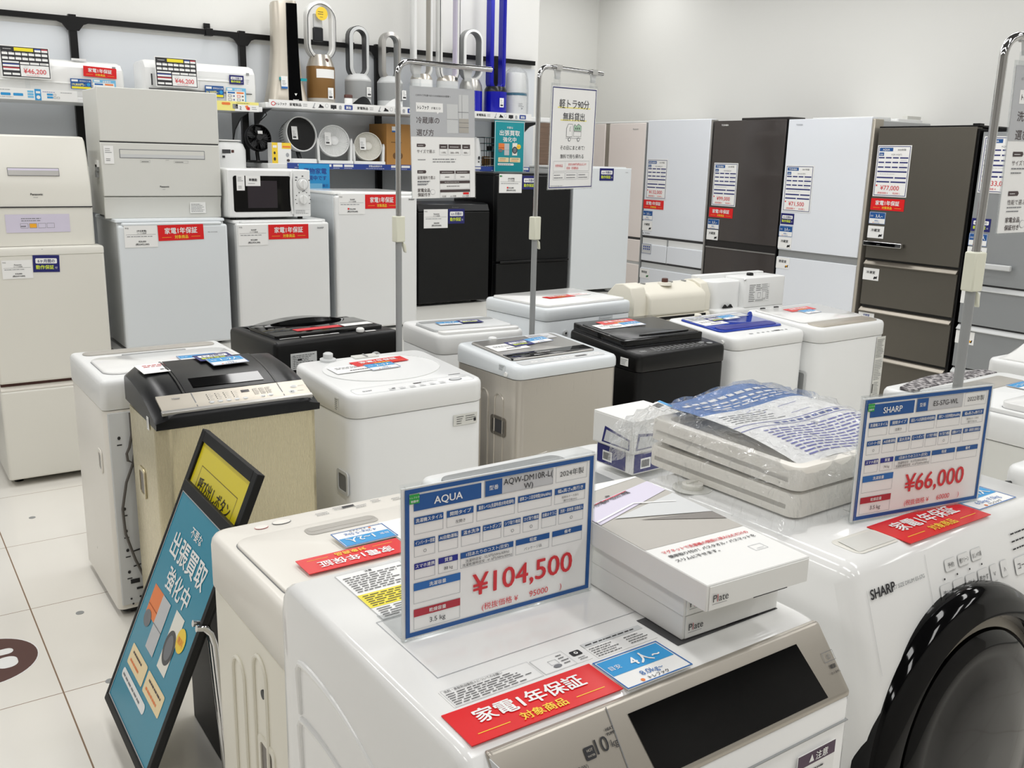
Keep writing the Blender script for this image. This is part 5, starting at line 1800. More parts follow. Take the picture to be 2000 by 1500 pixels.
t = box_fridge('refrigerator', 'tall black two-door refrigerator beside the pale grey one', 3.222, IY, .715, .565, .52, .785, 'black', [(.245, .77), (.02, .236)], 'black_matt', .045, .008, top='soft_black')
MB().box(.02, .56, -.012, .0, .236, .25, 'black').build('handle_strip', t, bevel=.003)
label(t, FR(.008, -.001, .665), '[中古家電]', '¥32,000', '(税込¥35,200)', .168, '2ドア冷蔵庫', mark=True)
guarantee(t, FR(.18, -.001, .687), .112, .082)
q = Pr(FR(.012, -.0024, .765)); q.e(.006, 0, .008, .005, 'green'); q.build('leaf_mark', t)

t = box_fridge('refrigerator', 'pale blue-grey refrigerator with only a navy guarantee card on its door', 3.808, IY, .715, .488, .5, .832, 'light_grey', [(.03, .825)], 'cool_white', .05, .004, top='light_grey')
guarantee(t, FR(.211, -.001, .744), .119, .079)
q = Pr(FR(.4, -.0008, .795)); q.t('HARU', .045, 0, .009, 'ink_grey'); q.build('lettering', t)
for x0 in (.03, .33):
    MB().prism([(x0, .03), (x0 + .13, .03), (x0 + .11, .008), (x0 + .02, .008)], 'y', .01, .05, 'mid_grey').build('door_foot', t)

# ---- dishwashers
t = thing('dishwasher', 'ivory countertop dishwasher with a sloping front and lilac control strip', 'dishwasher', (.385, 4.85, 1.1365))
prof = [(0, 0), (0, .26), (.006, .3), (.03, .4), (.065, .492), (.08, .5), (.36, .5), (.36, 0)]
a = MB()
rings = []
for x, e in ((0, .012), (.006, .003), (.014, 0), (.53, 0), (.545, .003), (.552, .014)):
    rings.append([(x, p[0] + (e if p[0] < .1 else -e), p[1] - (e if p[1] > .45 else 0)) for p in prof])
a.loft(rings, 'ivory')
a.build('body', t, angle=30)
MB().box(.0, .55, -.004, .02, .175, .18, 'ink').build('door_gap', t)
T = FR(.06, -.001, .2)
sl = math.degrees(math.atan2(.024, .1))
Td = FR(.0, .0155, .345, 0, 14)
card(t, 'door_handle', Matrix.Translation((.205, .0105, .318)) @ Matrix.Rotation(R(-14), 4, 'X') @ FR(0, 0, 0), .215, .036, 'silver_paint', lambda q: (q.o(0, 0, .215, .036, .002, 'ink_grey'), q.r(.002, .024, .211, .009, 'lilac')), 'long silver door handle', th=.004)
card(t, 'control_panel', FR(.175, -.001, .062), .27, .083, 'lilac', lambda q: ([q.o(.06 + .037 * k, .02, .032, .022, .001, 'ink_grey') for k in range(4)], q.r(.099, .022, .028, .018, 'amber', 3), q.b(.065, .05, .12, .02, 'ink_grey', 2, 4), q.b(.062, .024, .03, .012, 'ink', 1, 3, 4)), 'lilac control strip with one lit amber key')  # one key is filled in plain amber
q = Pr(FR(.28, -.0006, .225)); q.t('Panasonic', .035, .006, .0135, 'ink', bold=.03); q.b(.02, -.006, .03, .006, 'ink_grey', 1, 1); q.build('lettering', t)
for fx in (.05, .5):
    MB(Matrix.Translation((fx, .06, -.0005))).box(-.02, .02, -.02, .02, 0, .006, 'ivory').build('foot', t)

t = thing('dishwasher', 'large pale grey countertop dishwasher with a long framed handle', 'dishwasher', (1.0, 4.9, 1.252))
a = MB()
a.box(.006, .566, .02, .345, .012, .615, 'putty')
a.build('body', t, bevel=.006)
MB().box(0, .572, -.004, .022, .368, .618, 'putty').build('upper_door', t, bevel=.004)
MB().box(0, .572, -.004, .022, .108, .362, 'putty').build('lower_door', t, bevel=.004)
MB().prism([(.012, .0), (.012, .06), (.0, .104), (.03, .104), (.03, 0)], 'x', .002, .57, 'putty').build('kick_plate', t, bevel=.002)
MB().box(.004, .568, .0, .02, .36, .37, 'ink').build('door_gap', t)
q = Pr(FR(.085, -.0045, .29)); q.r(0, 0, .41, .042, 'ink_grey'); q.r(.003, .003, .404, .036, 'putty', 2); q.r(.003, .003, .404, .016, 'light_grey', 3); q.build('door_handle', t)
q = Pr(FR(.17, -.0045, .27)); q.o(.01, 0, .045, .012, .0006, 'ink_grey'); q.b(.016, .002, .034, .008, 'ink', 1, 2); q.o(.17, 0, .07, .012, .0006, 'ink_grey'); q.b(.176, .002, .06, .008, 'ink', 1, 3); q.b(.13, .012, .02, .004, 'ink', 1, 5); q.build('control_panel', t)
q = Pr(FR(.255, -.0045, .145)); q.t('Panasonic', .033, .006, .0115, 'ink', bold=.03); q.b(.022, -.006, .02, .005, 'ink_grey', 1, 1); q.build('lettering', t)
card(t, 'price_label', FR(.014, -.0055, .262), .044, .084, 'paper', lambda q: (q.b(.006, .05, .032, .026, 'ink_grey', 3, 3), q.b(.008, .012, .028, .016, 'ink', 2, 4)), 'small white price label')
card(t, 'caution_label', FR(.41, .008, .022), .08, .055, 'white_matt', lambda q: q.b(.006, .006, .068, .044, 'ink_grey', 6, 8))
for zz, yy in ((.26, .1), (.21, .12), (.24, .11)):
    MB(Matrix.Translation((-.004, yy, zz))).box(0, .01, -.02, .02, -.016, .016, 'paper' if zz > .25 else 'mid_grey').build('hose_port', t)
for fx in (.05, .52):
    for fy in (.06, .3):
        MB(Matrix.Translation((fx, fy, 0))).cyl(.015, 0, .014, 'dark_grey', 14).build('foot', t)

# ---- microwave
t = thing('microwave_oven', 'white microwave oven with two round dials on a small refrigerator', 'microwave', (1.587, 4.85, 1.2385))
a = MB(); a.box(0, .452, .018, .33, .012, .262, 'white'); a.build('case', t, bevel=.01, seg=3)
a = MB(); a.box(.0, .352, -.004, .02, .014, .26, 'white'); a.build('door', t, bevel=.008, seg=3)
q = Pr(FR(.03, -.0045, .042)); q.p(rrect(.31, .185, .012, 5, .155, .0925), 'black_gloss', 1); q.r(.075, .02, .16, .14, 'lcd', 2); q.build('door_window', t)
MB().tube([(.346, -.008, .03), (.338, -.016, .08), (.336, -.018, .137), (.338, -.016, .2), (.346, -.008, .25)], .006, 'white', 10).build('door_handle', t)
a = MB(); a.box(.355, .452, -.004, .02, .014, .26, 'white'); a.build('control_panel', t, bevel=.006, seg=3)
q = Pr(FR(.356, -.0047, .02))
q.e(.052, .165, .033, .033, 'line_grey'); q.e(.052, .165, .031, .031, 'white', 3)
for k in range(9):
    a_ = R(210 - k * 30); q.r(.052 + .042 * cos(a_) - .003, .085 + .042 * sin(a_) - .002, .006, .004, 'ink', 3)
for k in range(3):
    a_ = R(150 - k * 60); q.r(.052 + .044 * cos(a_) - .004, .165 + .042 * sin(a_) - .002, .009, .005, 'ink', 3)
q.r(.012, .197, .012, .008, 'ink_grey'); q.r(.055, .128, .01, .005, 'ink_grey'); q.b(.008, .008, .08, .022, 'ink_grey', 3, 4); q.r(.005, .03, .084, .0008, 'line_grey')
q.build('lettering', t)
for z in (.185, .105):
    d = MB(Matrix.Translation((.408, -.004, z)) @ Matrix.Rotation(R(90), 4, 'X'))
    d.cyl(.024, 0, .016, 'white', 32, .004); d.box(-.0045, .0045, -.023, .023, .014, .026, 'white')
    d.build('dial', t, bevel=.001)
card(t, 'price_label', FR(.048, -.006, .152), .042, .08, 'paper', lambda q: (q.b(.006, .046, .03, .026, 'ink_grey', 3, 3), q.b(.008, .01, .026, .016, 'ink', 2, 4)), 'small white price label')
card(t, 'notice_label', FR(.096, -.006, .175), .078, .052, 'paper', lambda q: (q.t('単機能', .039, .026, .015, 'ink', bold=.03), q.b(.012, .01, .054, .008, 'ink_grey', 1, 4)))
for fx in (.04, .41):
    for fy in (.05, .28):
        MB(Matrix.Translation((fx, fy, 0))).cyl(.014, 0, .014, 'rubber', 14).build('foot', t)

# ------------------------------------------------------------------ shelving on the rear wall
t = thing('shelving_frame', 'black wall shelving frame of posts and a top rail', 'shelf frame', (0, PY - .008, 0))
RZ = 2.26
MB().box(-.6, PX - .05, -.03, -.002, RZ, RZ + .03, 'black').build('rail', t)
for px in (.17, 1.108, 2.06, 2.98, 3.93):
    a = MB(); a.box(px - .02, px + .02, -.032, -.001, .0, RZ + .04, 'black'); a.build('post', t)
    MB().prism([(px - .085, RZ), (px + .085, RZ), (px + .055, RZ - .012), (px + .03, RZ - .045), (px - .03, RZ - .045), (px - .055, RZ - .012)], 'y', -.036, -.03, 'black').build('gusset', t)
for bx in (.68, 1.86, 2.78, 3.6):
    a = MB(); a.box(bx - .022, bx + .022, -.04, -.0, RZ - .006, RZ + .036, 'black'); a.box(bx - .026, bx + .012, -.02, -.002, RZ + .036, RZ + .065, 'black'); a.build('rail_clamp', t, bevel=.002)

FY = 5.5


def shelf(lbl, x0, x1, zb, zt, m='white'):
    t = thing('wall_shelf', lbl, 'shelf', (x0, FY, 0))
    a = MB(); a.box(0, x1 - x0, 0, .375, zb, zt, m); a.build('board', t, bevel=.003)
    for bx in (.06, x1 - x0 - .06):
        MB().prism([(.36, zb), (.06, zb), (.2, zb - .03), (.32, zb - .1), (.36, zb - .16)], 'x', bx - .004, bx + .004, 'dark_grey').build('bracket', t)
    return t


s1 = shelf('upper wall shelf carrying the two air conditioners', .18, 2.03, 1.815, 1.842)
s2 = shelf('upper wall shelf carrying the tall bladeless fans and air purifiers', 2.05, 4.16, 1.842, 1.872)
s3 = shelf('lower wall shelf carrying the round circulator fans', 2.05, 4.16, 1.494, 1.524)
s4 = shelf('lower wall shelf hidden behind the dishwashers', .18, 2.03, 1.455, 1.485)

card(s1, 'shelf_strip', FR(.45, -.002, 1.818), .4, .055, 'paper', lambda q: ([q.p(rrect(.045, .013, .003, 3, .065 + k * .057, .024), 'sky_blue') for k in range(2)], [q.r(.165, .01 + .013 * k, .028, .01, 'pale_blue') for k in range(3)], q.r(.198, 0, .03, .055, 'sky_blue'), q.e(.214, .015, .009, .009, 'paper', 3), q.r(.204, .034, .02, .011, 'paper', 3), q.b(.02, .042, .1, .008, 'ink_grey', 1, 3), q.b(.235, .04, .07, .008, 'violet_ink', 1, 5), [q.r(.255, .012 + .014 * k, .028, .01, 'sky_blue') for k in range(2)], q.o(.286, .026, .012, .009, .001, 'ink'), q.o(.286, .012, .012, .009, .001, 'ink'), q.o(.302, .012, .012, .009, .001, 'ink'), q.b(.32, .04, .06, .008, 'ink_grey', 1, 6), q.b(.03, .008, .1, .006, 'ink_grey', 1, 8)), 'white shelf strip with sky-blue boxes')
card(s1, 'shelf_strip', FR(1.565, -.002, 1.814), .262, .052, 'pale_yellow', lambda q: (q.r(.12, .0, .142, .036, 'paper'), q.p(rrect(.05, .014, .006, 3, .07, .038), 'orange'), q.r(.108, .012, .03, .026, 'ink_grey'), q.b(.11, .014, .026, .022, 'paper', 5, 3, 5), q.t('2', .153, .009, .026, 'ink', l=5), q.p([(.18, .03), (.196, .034), (.206, .014), (.188, .01)], 'orange', 3), q.r(.192, .008, .016, .016, 'ink_red', 4), q.b(.22, .01, .03, .02, 'ink_grey', 2, 5), q.b(.13, .04, .11, .008, 'ink_brown', 1, 4)), 'yellow shelf strip')
MB().tube([(1.86, .0, 1.835), (1.872, -.004, 1.8), (1.85, .03, 1.77), (1.83, .1, 1.74)], .003, 'black', 6).build('cable', s1)


def pr_electric(q):          # one repeat, 420 x 44
    q.t('家電製品', 62, 14, 18, 'ink', bold=.02)
    q.b(108, 12, 36, 20, 'ink_grey', 2, 4)
    q.p([(165, 8), (172, 8), (182, 36), (178, 38)], 'line_grey', 2); q.e(172, 9, 9, 3, 'line_grey')
    q.p([(198, 10), (234, 10), (230, 20), (216, 26), (204, 18)], 'ink', 2); q.e(212, 24, 6, 7, 'ink')
    q.e(252, 24, 10, 12, 'line_grey'); q.e(252, 24, 8, 10, 'paper', 3)
    q.r(276, 9, 36, 22, 'ink'); q.r(290, 5, 8, 4, 'ink')
    q.e(336, 20, 9, 11, 'line_grey'); q.r(328, 7, 16, 5, 'line_grey', 3)
    q.p(rrect(52, 28, 4, 3, 388, 21), 'ink_blue', 2)
    q.t('買取', 388, 13, 17, 'paper', bold=.03, l=5)


def pr_e2(q):
    q.e(24, 21, 13, 12, 'ink_red'); q.e(24, 21, 9, 8, 'paper', 3)
    q.t('トレファク', 70, 14, 17, 'ink', bold=.03, fit=62)
    T0 = q.T.copy()
    q.T = T0 @ Matrix.Translation((92, 0, 0)); pr_electric(q)
    q.T = T0 @ Matrix.Translation((508, 0, 0)); pr_electric(q)
    q.T = T0 @ Matrix.Translation((924, 0, 0)); pr_electric(q)
    q.T = T0 @ Matrix.Translation((1340, 0, 0)); pr_electric(q)


card(s2, 'shelf_strip', FR(.02, -.002, 1.846), 1.9, .044, 'paper', pr_e2, 'white shelf strip with small appliance pictures', nom=(1800, 44))


def pr_blue(q):              # 600 x 40 one repeat
    q.r(0, 0, 600, 40, 'ink_blue', 1)
    q.t('家電全品保証付き', 150, 20, 16, 'paper', bold=.02)
    q.b(60, 5, 180, 9, 'paper', 1, 2)
    for x in (300, 400, 500):
        q.r(x, 17, 84, 17, 'paper', 2)
        q.b(x, 4, 80, 9, 'paper', 1, x)


def pr_b2(q):
    T0 = q.T.copy()
    for k in range(4):
        q.T = T0 @ Matrix.Translation((k * 640, 0, 0)); pr_blue(q)


card(s3, 'shelf_strip', FR(.12, -.002, 1.495), 1.9, .034, 'ink_blue', pr_b2, 'blue shelf strip with white lettering', nom=(2560, 40))
card(s3, 'hanging_sign', FR(.19, -.006, 1.37, 0), .2, .155, 'sky_blue', lambda q: (q.t('夏物家電', .105, .098, .038, 'ink_blue', bold=.02), q.t('入荷中です', .105, .06, .03, 'ink_blue', bold=.02), q.r(.05, .008, .1, .03, 'pale_blue'), q.t('展示', .17, .018, .02, 'ink_blue')), 'blue summer-appliance sign hanging from the shelf')
# teal buying poster hung at the end of the shelf
t = thing('teal_poster', 'small teal buying poster hanging from the shelf end by the corner', 'poster', (3.652, FY - .02, 1.493))
s = MB(); s.box(0, .249, 0, .004, 0, .345, 'teal'); so = s.build('poster', t)
q = Pr(FR(.004, -.0005, .004) @ Matrix.Diagonal((.241 / 100, .33 / 150, 1, 1))); q.o(-1, -1, 102, 153, 1.4, 'paper', 2); pr_teal(q); q.build('lettering', so)


# ---- air conditioners on the shelf
def aircon(lbl, x0, x1, zt, col, slot):
    t = thing('air_conditioner', lbl, 'air conditioner', (x0, 5.56, 1.842))
    w = x1 - x0
    h = zt - 1.842
    prof = [(.03, 0), (.0, .05), (-.006, h * .5), (.0, h * .8), (.03, h - .012), (.06, h), (.22, h), (.22, 0)]
    a = MB()
    rings = []
    for x, e in ((0, .02), (.008, .006), (.022, 0), (w - .022, 0), (w - .008, .006), (w, .02)):
        rings.append([(x, p[0] + (e if p[0] < .1 else 0), min(p[1], h - e)) for p in prof])
    a.loft(rings, col)
    a.build('body', t, angle=30)
    MB().box(.04, w - .04, -.003, .02, h * slot, h * slot + (.022 if slot < .5 else .008), 'dark_grey' if slot < .5 else 'light_grey').build('outlet', t)
    MB().box(.07, w - .13, -.009, .02, h * slot - .012, h * slot - .004, 'white_gloss').build('louver', t, bevel=.003)
    q = Pr(FR(w - .06, -.004, h * .55)); q.r(.0, .05, .018, .014, 'mid_grey'); q.b(0, 0, .016, .03, 'line_grey', 3, 2); q.build('indicator', t)
    return t, w, h


def sheet(lbl, x, y, z, w, h, draw, base, nom, group=None, name='price_sheet_holder', cat='price card', tilt=8, riser=0):
    t = thing(name, lbl, cat, (x, y, z), 0, group)
    s = MB(Matrix.Rotation(R(-tilt), 4, 'X')); s.box(0, w, 0, .002, 0, h, 'paper'); so = s.build('price_sheet', t)
    q = Pr(Matrix.Rotation(R(-tilt), 4, 'X') @ FR(0, -.0002, 0) @ Matrix.Diagonal((w / nom[0], h / nom[1], 1, 1)))
    draw(q); q.build('lettering', so)
    MB().box(w * .45, w * .55, .002, .005, -riser, h * .4, 'acrylic').build('acrylic_riser', t)
    return t


t, w, h = aircon('white air conditioner with a red warranty card, on the upper shelf at the left', .58, 1.285, 2.035, 'white_gloss', .42)
warranty(t, FR(1.078 - .58, -.012, .114) @ Matrix.Rotation(R(-2), 4, 'Z'), .165, .052)


def pr_cost(price):
    def f(q):                # 110 x 58
        q.r(0, 0, 110, 58, 'blue'); q.r(5, 42, 34, 11, 'paper', 2); q.t('標準取付工事', 76, 42, 10, 'paper', fit=60)
        q.t(price, 42, 20, 17, 'pale_yellow', bold=.02, fit=74); q.e(94, 28, 10, 9, 'sky_blue'); q.r(4, 3, 102, 12, 'yellow', 2)
    return f


def pr_layout(q):            # 120 x 70
    q.r(0, 54, 120, 16, 'pale_blue', 1); q.r(112, 0, 8, 54, 'pale_blue', 1)
    q.t('設置費用', 72, 56, 11, 'paper', bold=.02); q.r(6, 58, 30, 9, 'paper', 2)
    q.r(8, 42, 44, 8, 'mid_blue'); q.r(62, 42, 44, 8, 'orange')
    for x, m in ((10, 'ink_brown'), (64, 'ink_red')):
        for y in (24, 6):
            q.o(x, y, 20, 12, 2, m if y == 24 else 'ink_grey'); q.r(x + 32, y + 2, 7, 8, 'ink_blue' if x == 10 else 'ink'); q.b(x + 22, y + 2, 8, 8, 'ink_grey', 2, y)


card(t, 'cost_card', FR(1.012 - .58, -.011, .045), .102, .053, 'blue', pr_cost('19,800円~'), 'dark blue installation cost card', nom=(110, 58))
card(t, 'layout_card', FR(1.122 - .58, -.011, .03), .115, .07, 'paper', pr_layout, 'white and pale blue installation card', nom=(120, 70))
MB(Matrix.Translation((.49, .04, h))).box(-.035, .035, -.01, .01, 0, .01, 'white').build('sign_clip', t)
sheet('black price card of 46,200 yen on the left air conditioner', .69, 5.522, 1.925, .228, .155, pr_table, 'paper', (228, 152), 'black 46,200 yen price cards', 'price_card', tilt=4, riser=.083)
t, w, h = aircon('white air conditioner with a navy guarantee card, on the upper shelf near the tower purifier', 1.39, 2.02, 2.07, 'white', .62)
guarantee(t, FR(1.858 - 1.39, -.011, .122), .084, .05)
card(t, 'cost_card', FR(1.716 - 1.39, -.011, .042), .106, .064, 'blue', pr_cost('16,500円~'), 'dark blue installation cost card', nom=(110, 58))
card(t, 'layout_card', FR(1.837 - 1.39, -.011, .022), .115, .08, 'paper', pr_layout, 'white and pale blue installation card', nom=(120, 70))
MB().box(.02, .6, -.008, .01, .07, .074, 'dark_grey').build('lower_slot', t)
MB().box(.035, .041, -.009, .005, .09, .15, 'ink').build('side_slot', t)
sheet('black price card of 46,200 yen on the air conditioner beside the tower purifier', 1.443, 5.522, 1.925, .228, .158, pr_table, 'paper', (228, 152), 'black 46,200 yen price cards', 'price_card', tilt=4, riser=.083)
sheet('black price card peeking over the ivory dishwasher', .655, 5.56, 1.485, .235, .158, pr_table, 'paper', (228, 152), None, 'price_card', tilt=4)

# ---- tower purifier and bladeless fans on the upper shelf
UZ, UY = 1.8725, 5.72
t = thing('tower_purifier', 'champagne tower purifier with a flared base and black front', 'air purifier', (2.262, UY, UZ), -8)
a = MB()
rings = []
for z, w, d in ((0, .235, .2), (.01, .245, .21), (.06, .225, .19), (.16, .19, .165), (.3, .16, .14), (.42, .152, .13), (.575, .148, .125), (.59, .14, .118)):
    rings.append([(x, y, z + (.012 * (x + .07) / .14 if z > .5 else 0)) for x, y in rrect(w, d, min(.05, d * .3), 5)])
a.loft(rings, 'champagne')
a.build('body', t)
a = MB()
rings = []
for z, w, d in ((.004, .084, .21), (.06, .08, .192), (.16, .074, .168), (.3, .07, .144), (.42, .068, .134), (.585, .066, .128)):
    rings.append([(.035 - w / 2, -d / 2 - .004, z), (.035 + w / 2, -d / 2 - .004, z), (.035 + w / 2, -d / 2 + .03, z), (.035 - w / 2, -d / 2 + .03, z)])
a.loft(rings, 'black_gloss')
a.build('front_panel', t, bevel=.003)
card(t, 'price_tag', FR(-.05, -.105, .09), .038, .072, 'paper', lambda q: (q.b(.006, .02, .026, .03, 'ink_grey', 4, 3), q.r(0, 0, .038, .012, 'mid_blue')))
q = Pr(FR(.01, -.112, .022)); q.t('SHARP', .025, 0, .012, 'paper', bold=.02); q.t('▼', .025, .03, .018, 'paper'); q.build('lettering', t)
for z in (.14,):
    for x in (-.04, .09):
        MB().box(x - .018, x + .018, -.1, -.088, z, z + .016, 'teal').build('tape', t)


def loop_path(w, h, n=12):
    r = w / 2
    return [(r * cos(a_), h - r + r * sin(a_)) for a_ in [pi * k / n for k in range(n + 1)]] + [(-r * cos(a_), r - r * sin(a_)) for a_ in [pi * k / n for k in range(n + 1)]]


def bladeless(lbl, x, y, z, rz, base, loop, group=None):
    """base: list of (radius, z, material, name); loop: w, h, z, depth, band, outer and inner material"""
    t = thing('bladeless_fan', lbl, 'fan', (x, y, z), rz, group)
    for nm, prof, m in base:
        MB().lathe(prof, m, 40).build(nm, t)
    w, h, lz, dp, band, m1, m2, m3 = loop
    path = loop_path(w - band * 2, h - band * 2)
    T = Matrix.Translation((0, 0, lz + band))
    # band runs outside the inner path
    MB(T).sweep([(0, -dp / 2), (band, -dp / 2 + .008), (band, dp / 2 - .004), (band * .8, dp / 2), (0, dp / 2)], path, m1).build('loop', t, angle=50)
    MB(T).sweep([(-.004, -dp / 2 + .006), (.001, -dp / 2 + .004), (.001, dp / 2 - .006), (-.003, dp / 2 - .008)], path, m2).build('loop_lining', t, angle=50)
    MB(T).sweep([(.001, -dp / 2 - .003), (band * .85, -dp / 2 + .003), (band * .85, -dp / 2 + .01), (.001, -dp / 2 + .006)], path, m3).build('loop_front', t, angle=50)
    return t


PT = lambda q: (q.b(.005, .02, .024, .034, 'ink_grey', 4, 3), q.r(.006, .008, .022, .01, 'ink'))
# brown based purifier with a round yellow notice
t = bladeless('bladeless purifier with a bronze mesh base and a round yellow notice in its loop', 2.495, UY, UZ, 0,
              [('base', [(.084, 0), (.086, .004), (.086, .05)], 'photo_grey'), ('mesh_body', [(.0855, .05), (.0875, .06), (.0875, .235), (.086, .24)], 'bronze'), ('collar', [(.086, .24), (.082, .25), (.07, .285), (.058, .31), (.02, .312)], 'steel')],
              (.185, .35, .275, .065, .018, 'white', 'white_gloss', 'white_gloss'))
MB(Matrix.Translation((0, -.003, .305))).sweep([(.0185, -.036), (.0205, -.034), (.0205, -.03), (.0185, -.03)], loop_path(.145, .29), 'ink', Matrix.Translation((0, 0, -.01))).build('loop_edge', t)
card(t, 'round_notice', FR(-.04, -.04, .51), .078, .078, 'gold_ink', lambda q: (q.b(.014, .03, .05, .026, 'ink_brown', 2, 3), q.b(.026, .016, .028, .008, 'ink_brown', 1, 4)), 'round yellow notice', th=.001, r=.0388)
MB().box(-.045, .02, -.012, .012, .39, .47, 'charcoal').build('inner_nozzle', t, bevel=.006)
MB().box(-.042, .017, -.01, .01, .47, .55, 'light_grey').build('inner_nozzle', t, bevel=.006)
a = MB(); a.add([(.088 * sin(b_), -.088 * cos(b_), z) for z in (.17, .222) for b_ in [-.7 + 1.5 * k / 10 for k in range(11)]], quads(10, 1), 'paper'); a.build('band_label', t)
card(t, 'price_tag', FR(.008, -.0892, .045), .036, .068, 'paper', PT)
MB(Matrix.Translation((.012, -.069, .275)) @ Matrix.Rotation(R(75), 4, 'X')).cyl(.012, 0, .004, 'brown', 24).build('display_button', t)

HC = [('base', [(.078, 0), (.083, .004), (.083, .06)], 'light_grey'), ('mesh_body', [(.0825, .06), (.0835, .065), (.0835, .165), (.0825, .17)], 'mid_grey'), ('collar', [(.083, .17), (.084, .178), (.068, .2), (.05, .215), (.02, .216)], 'light_grey')]
t = bladeless('short bladeless heater fan with a dark-sided loop and dark base skirt', 2.75, UY, UZ, 0, HC, (.14, .32, .185, .065, .024, 'charcoal', 'dark_grey', 'light_grey'))
def skirt(t, m, r=.0845):
    a = MB(); n = 20
    lo = [(r * sin(b_), -r * cos(b_), .001) for b_ in [-1.3 + 2.6 * k / n for k in range(n + 1)]]
    hi = [(r * sin(b_), -r * cos(b_), .012 + .062 * cos(b_ * 1.15) ** 2) for b_ in [-1.3 + 2.6 * k / n for k in range(n + 1)]]
    a.add(lo + hi, quads(n, 1), m); return a.build('base_skirt', t)
skirt(t, 'charcoal')
card(t, 'price_tag', FR(.02, -.086, .075), .03, .058, 'paper', PT)
t = bladeless('short bladeless heater fan with a silver loop and white base skirt', 2.98, UY, UZ, 0, HC, (.138, .31, .18, .065, .024, 'silver_paint', 'mid_grey', 'silver_paint'))
skirt(t, 'white')
card(t, 'price_tag', FR(.045, -.082, .07), .03, .058, 'paper', PT)
TB_ = lambda m, m2: [('base', [(.07, 0), (.075, .004), (.075, .04)], m2), ('mesh_body', [(.0745, .04), (.0745, .2), (.0735, .21)], m), ('collar', [(.074, .21), (.07, .225), (.056, .245), (.02, .246)], 'steel')]
bladeless('tall bladeless fan with a white loop and grey lining, behind the guide sheet', 3.215, UY, UZ, 0, TB_('white', 'white'), (.142, .84, .215, .065, .018, 'white', 'photo_grey', 'white'))
t = bladeless('tall bladeless purifier with a lilac-white loop and thin dark edge', 3.405, UY - .02, UZ, 0, TB_('light_grey', 'white'), (.152, .86, .2, .065, .018, 'white_gloss', 'lilac', 'white_gloss'))
MB(Matrix.Translation((0, 0, .222))).sweep([(.0175, -.036), (.0195, -.034), (.0195, -.03), (.0175, -.03)], loop_path(.116, .816), 'ink').build('loop_edge', t)
MB(Matrix.Translation((.03, -.064, .225)) @ Matrix.Rotation(R(75), 4, 'X')).cyl(.011, 0, .004, 'charcoal', 24).build('display_button', t)
t = bladeless('short bladeless purifier with a silver loop over a blue base', 3.605, UY, UZ, 0, [('base', [(.076, 0), (.08, .004), (.08, .16)], 'cobalt'), ('collar', [(.08, .16), (.08, .168), (.076, .2), (.06, .235), (.02, .236)], 'silver_paint')], (.16, .34, .225, .07, .02, 'mid_grey', 'grey', 'white'))
t = bladeless('tall bright blue bladeless fan beside the bagged steriliser', 3.805, UY - .01, UZ, 0, [('base', [(.078, 0), (.08, .004), (.08, .165)], 'cobalt'), ('collar', [(.08, .165), (.078, .18), (.066, .2), (.02, .205)], 'charcoal')], (.132, .86, .165, .065, .026, 'cobalt', 'cobalt', 'cobalt'))
card(t, 'price_tag', FR(-.018, -.082, .06), .034, .062, 'paper', PT)

t = thing('bagged_steriliser', 'white two-tier pot with teal bands wrapped in clear plastic', 'steriliser', (3.985, UY, UZ))
MB().lathe([(.07, 0), (.078, .004), (.078, .02), (.08, .03), (.08, .145), (.079, .15)], 'white', 36).build('lower_tier', t)
MB().lathe([(.074, .165), (.078, .17), (.07, .29), (.064, .305), (.001, .312)], 'white', 36).build('upper_tier', t)
MB().lathe([(.0795, .15), (.082, .152), (.082, .163), (.076, .166)], 'deep_teal', 36).build('teal_band', t)
MB().lathe([(.079, .001), (.081, .003), (.081, .016), (.079, .02)], 'deep_teal', 36).build('teal_band', t)
q = Pr(FR(-.03, -.0815, .05)); q.b(.0, .02, .05, .03, 'ink_grey', 3, 3); q.e(.03, .01, .008, .006, 'line_grey'); q.build('lettering', t)
a = MB(); rg = random.Random(3); rings = []
for z, r_ in ((.0, .086), (.05, .09), (.1, .091), (.155, .089), (.2, .09), (.26, .085), (.31, .075), (.335, .045), (.345, .02)):
    rings.append([((r_ + rg.uniform(-.004, .006)) * cos(2 * pi * k / 30), (r_ + rg.uniform(-.004, .006)) * sin(2 * pi * k / 30), z + rg.uniform(-.004, .004) * (z > 0)) for k in range(30)])
a.loft(rings, 'clear_bag'); a.build('plastic_bag', t, angle=20)

t = thing('remote_control', 'small white remote standing between the bronze purifier and the dark-skirted heater fan', 'remote control', (2.625, 5.6, UZ))
a = MB(); a.slab(.05, .03, .012, 0, .06, 'white', .008); a.build('case', t)
MB(Matrix.Translation((0, 0, .058))).slab(.052, .032, .012, 0, .02, 'brown', .006).build('cap', t)

# ---- lower shelf
LZ2, LY2 = 1.5245, 5.66
t = thing('desk_fan', 'small black desk fan at the left end of the lower shelf', 'fan', (2.05, LY2, LZ2), 5)
MB().cyl(.065, 0, .014, 'black', 32, .005).build('base', t)
MB().tube([(0, 0, .012), (0, .01, .06), (0, .0, .1)], .012, 'black', 12).build('neck', t)
T = Matrix.Translation((0, -.01, .145)) @ Matrix.Rotation(R(80), 4, 'X')
a = MB(T); a.lathe([(.078, -.02), (.082, 0), (.078, .02), (.074, .02), (.074, -.02)], 'black', 36); a.build('guard', t)
a = MB(T)
for k in range(24):
    a_ = 2 * pi * k / 24; a.tube([(.02 * cos(a_), .02 * sin(a_), .02), (.05 * cos(a_ + .2), .05 * sin(a_ + .2), .024), (.076 * cos(a_ + .35), .076 * sin(a_ + .35), .016)], .0014, 'black', 5)
a.build('front_grille', t)
a = MB(T)
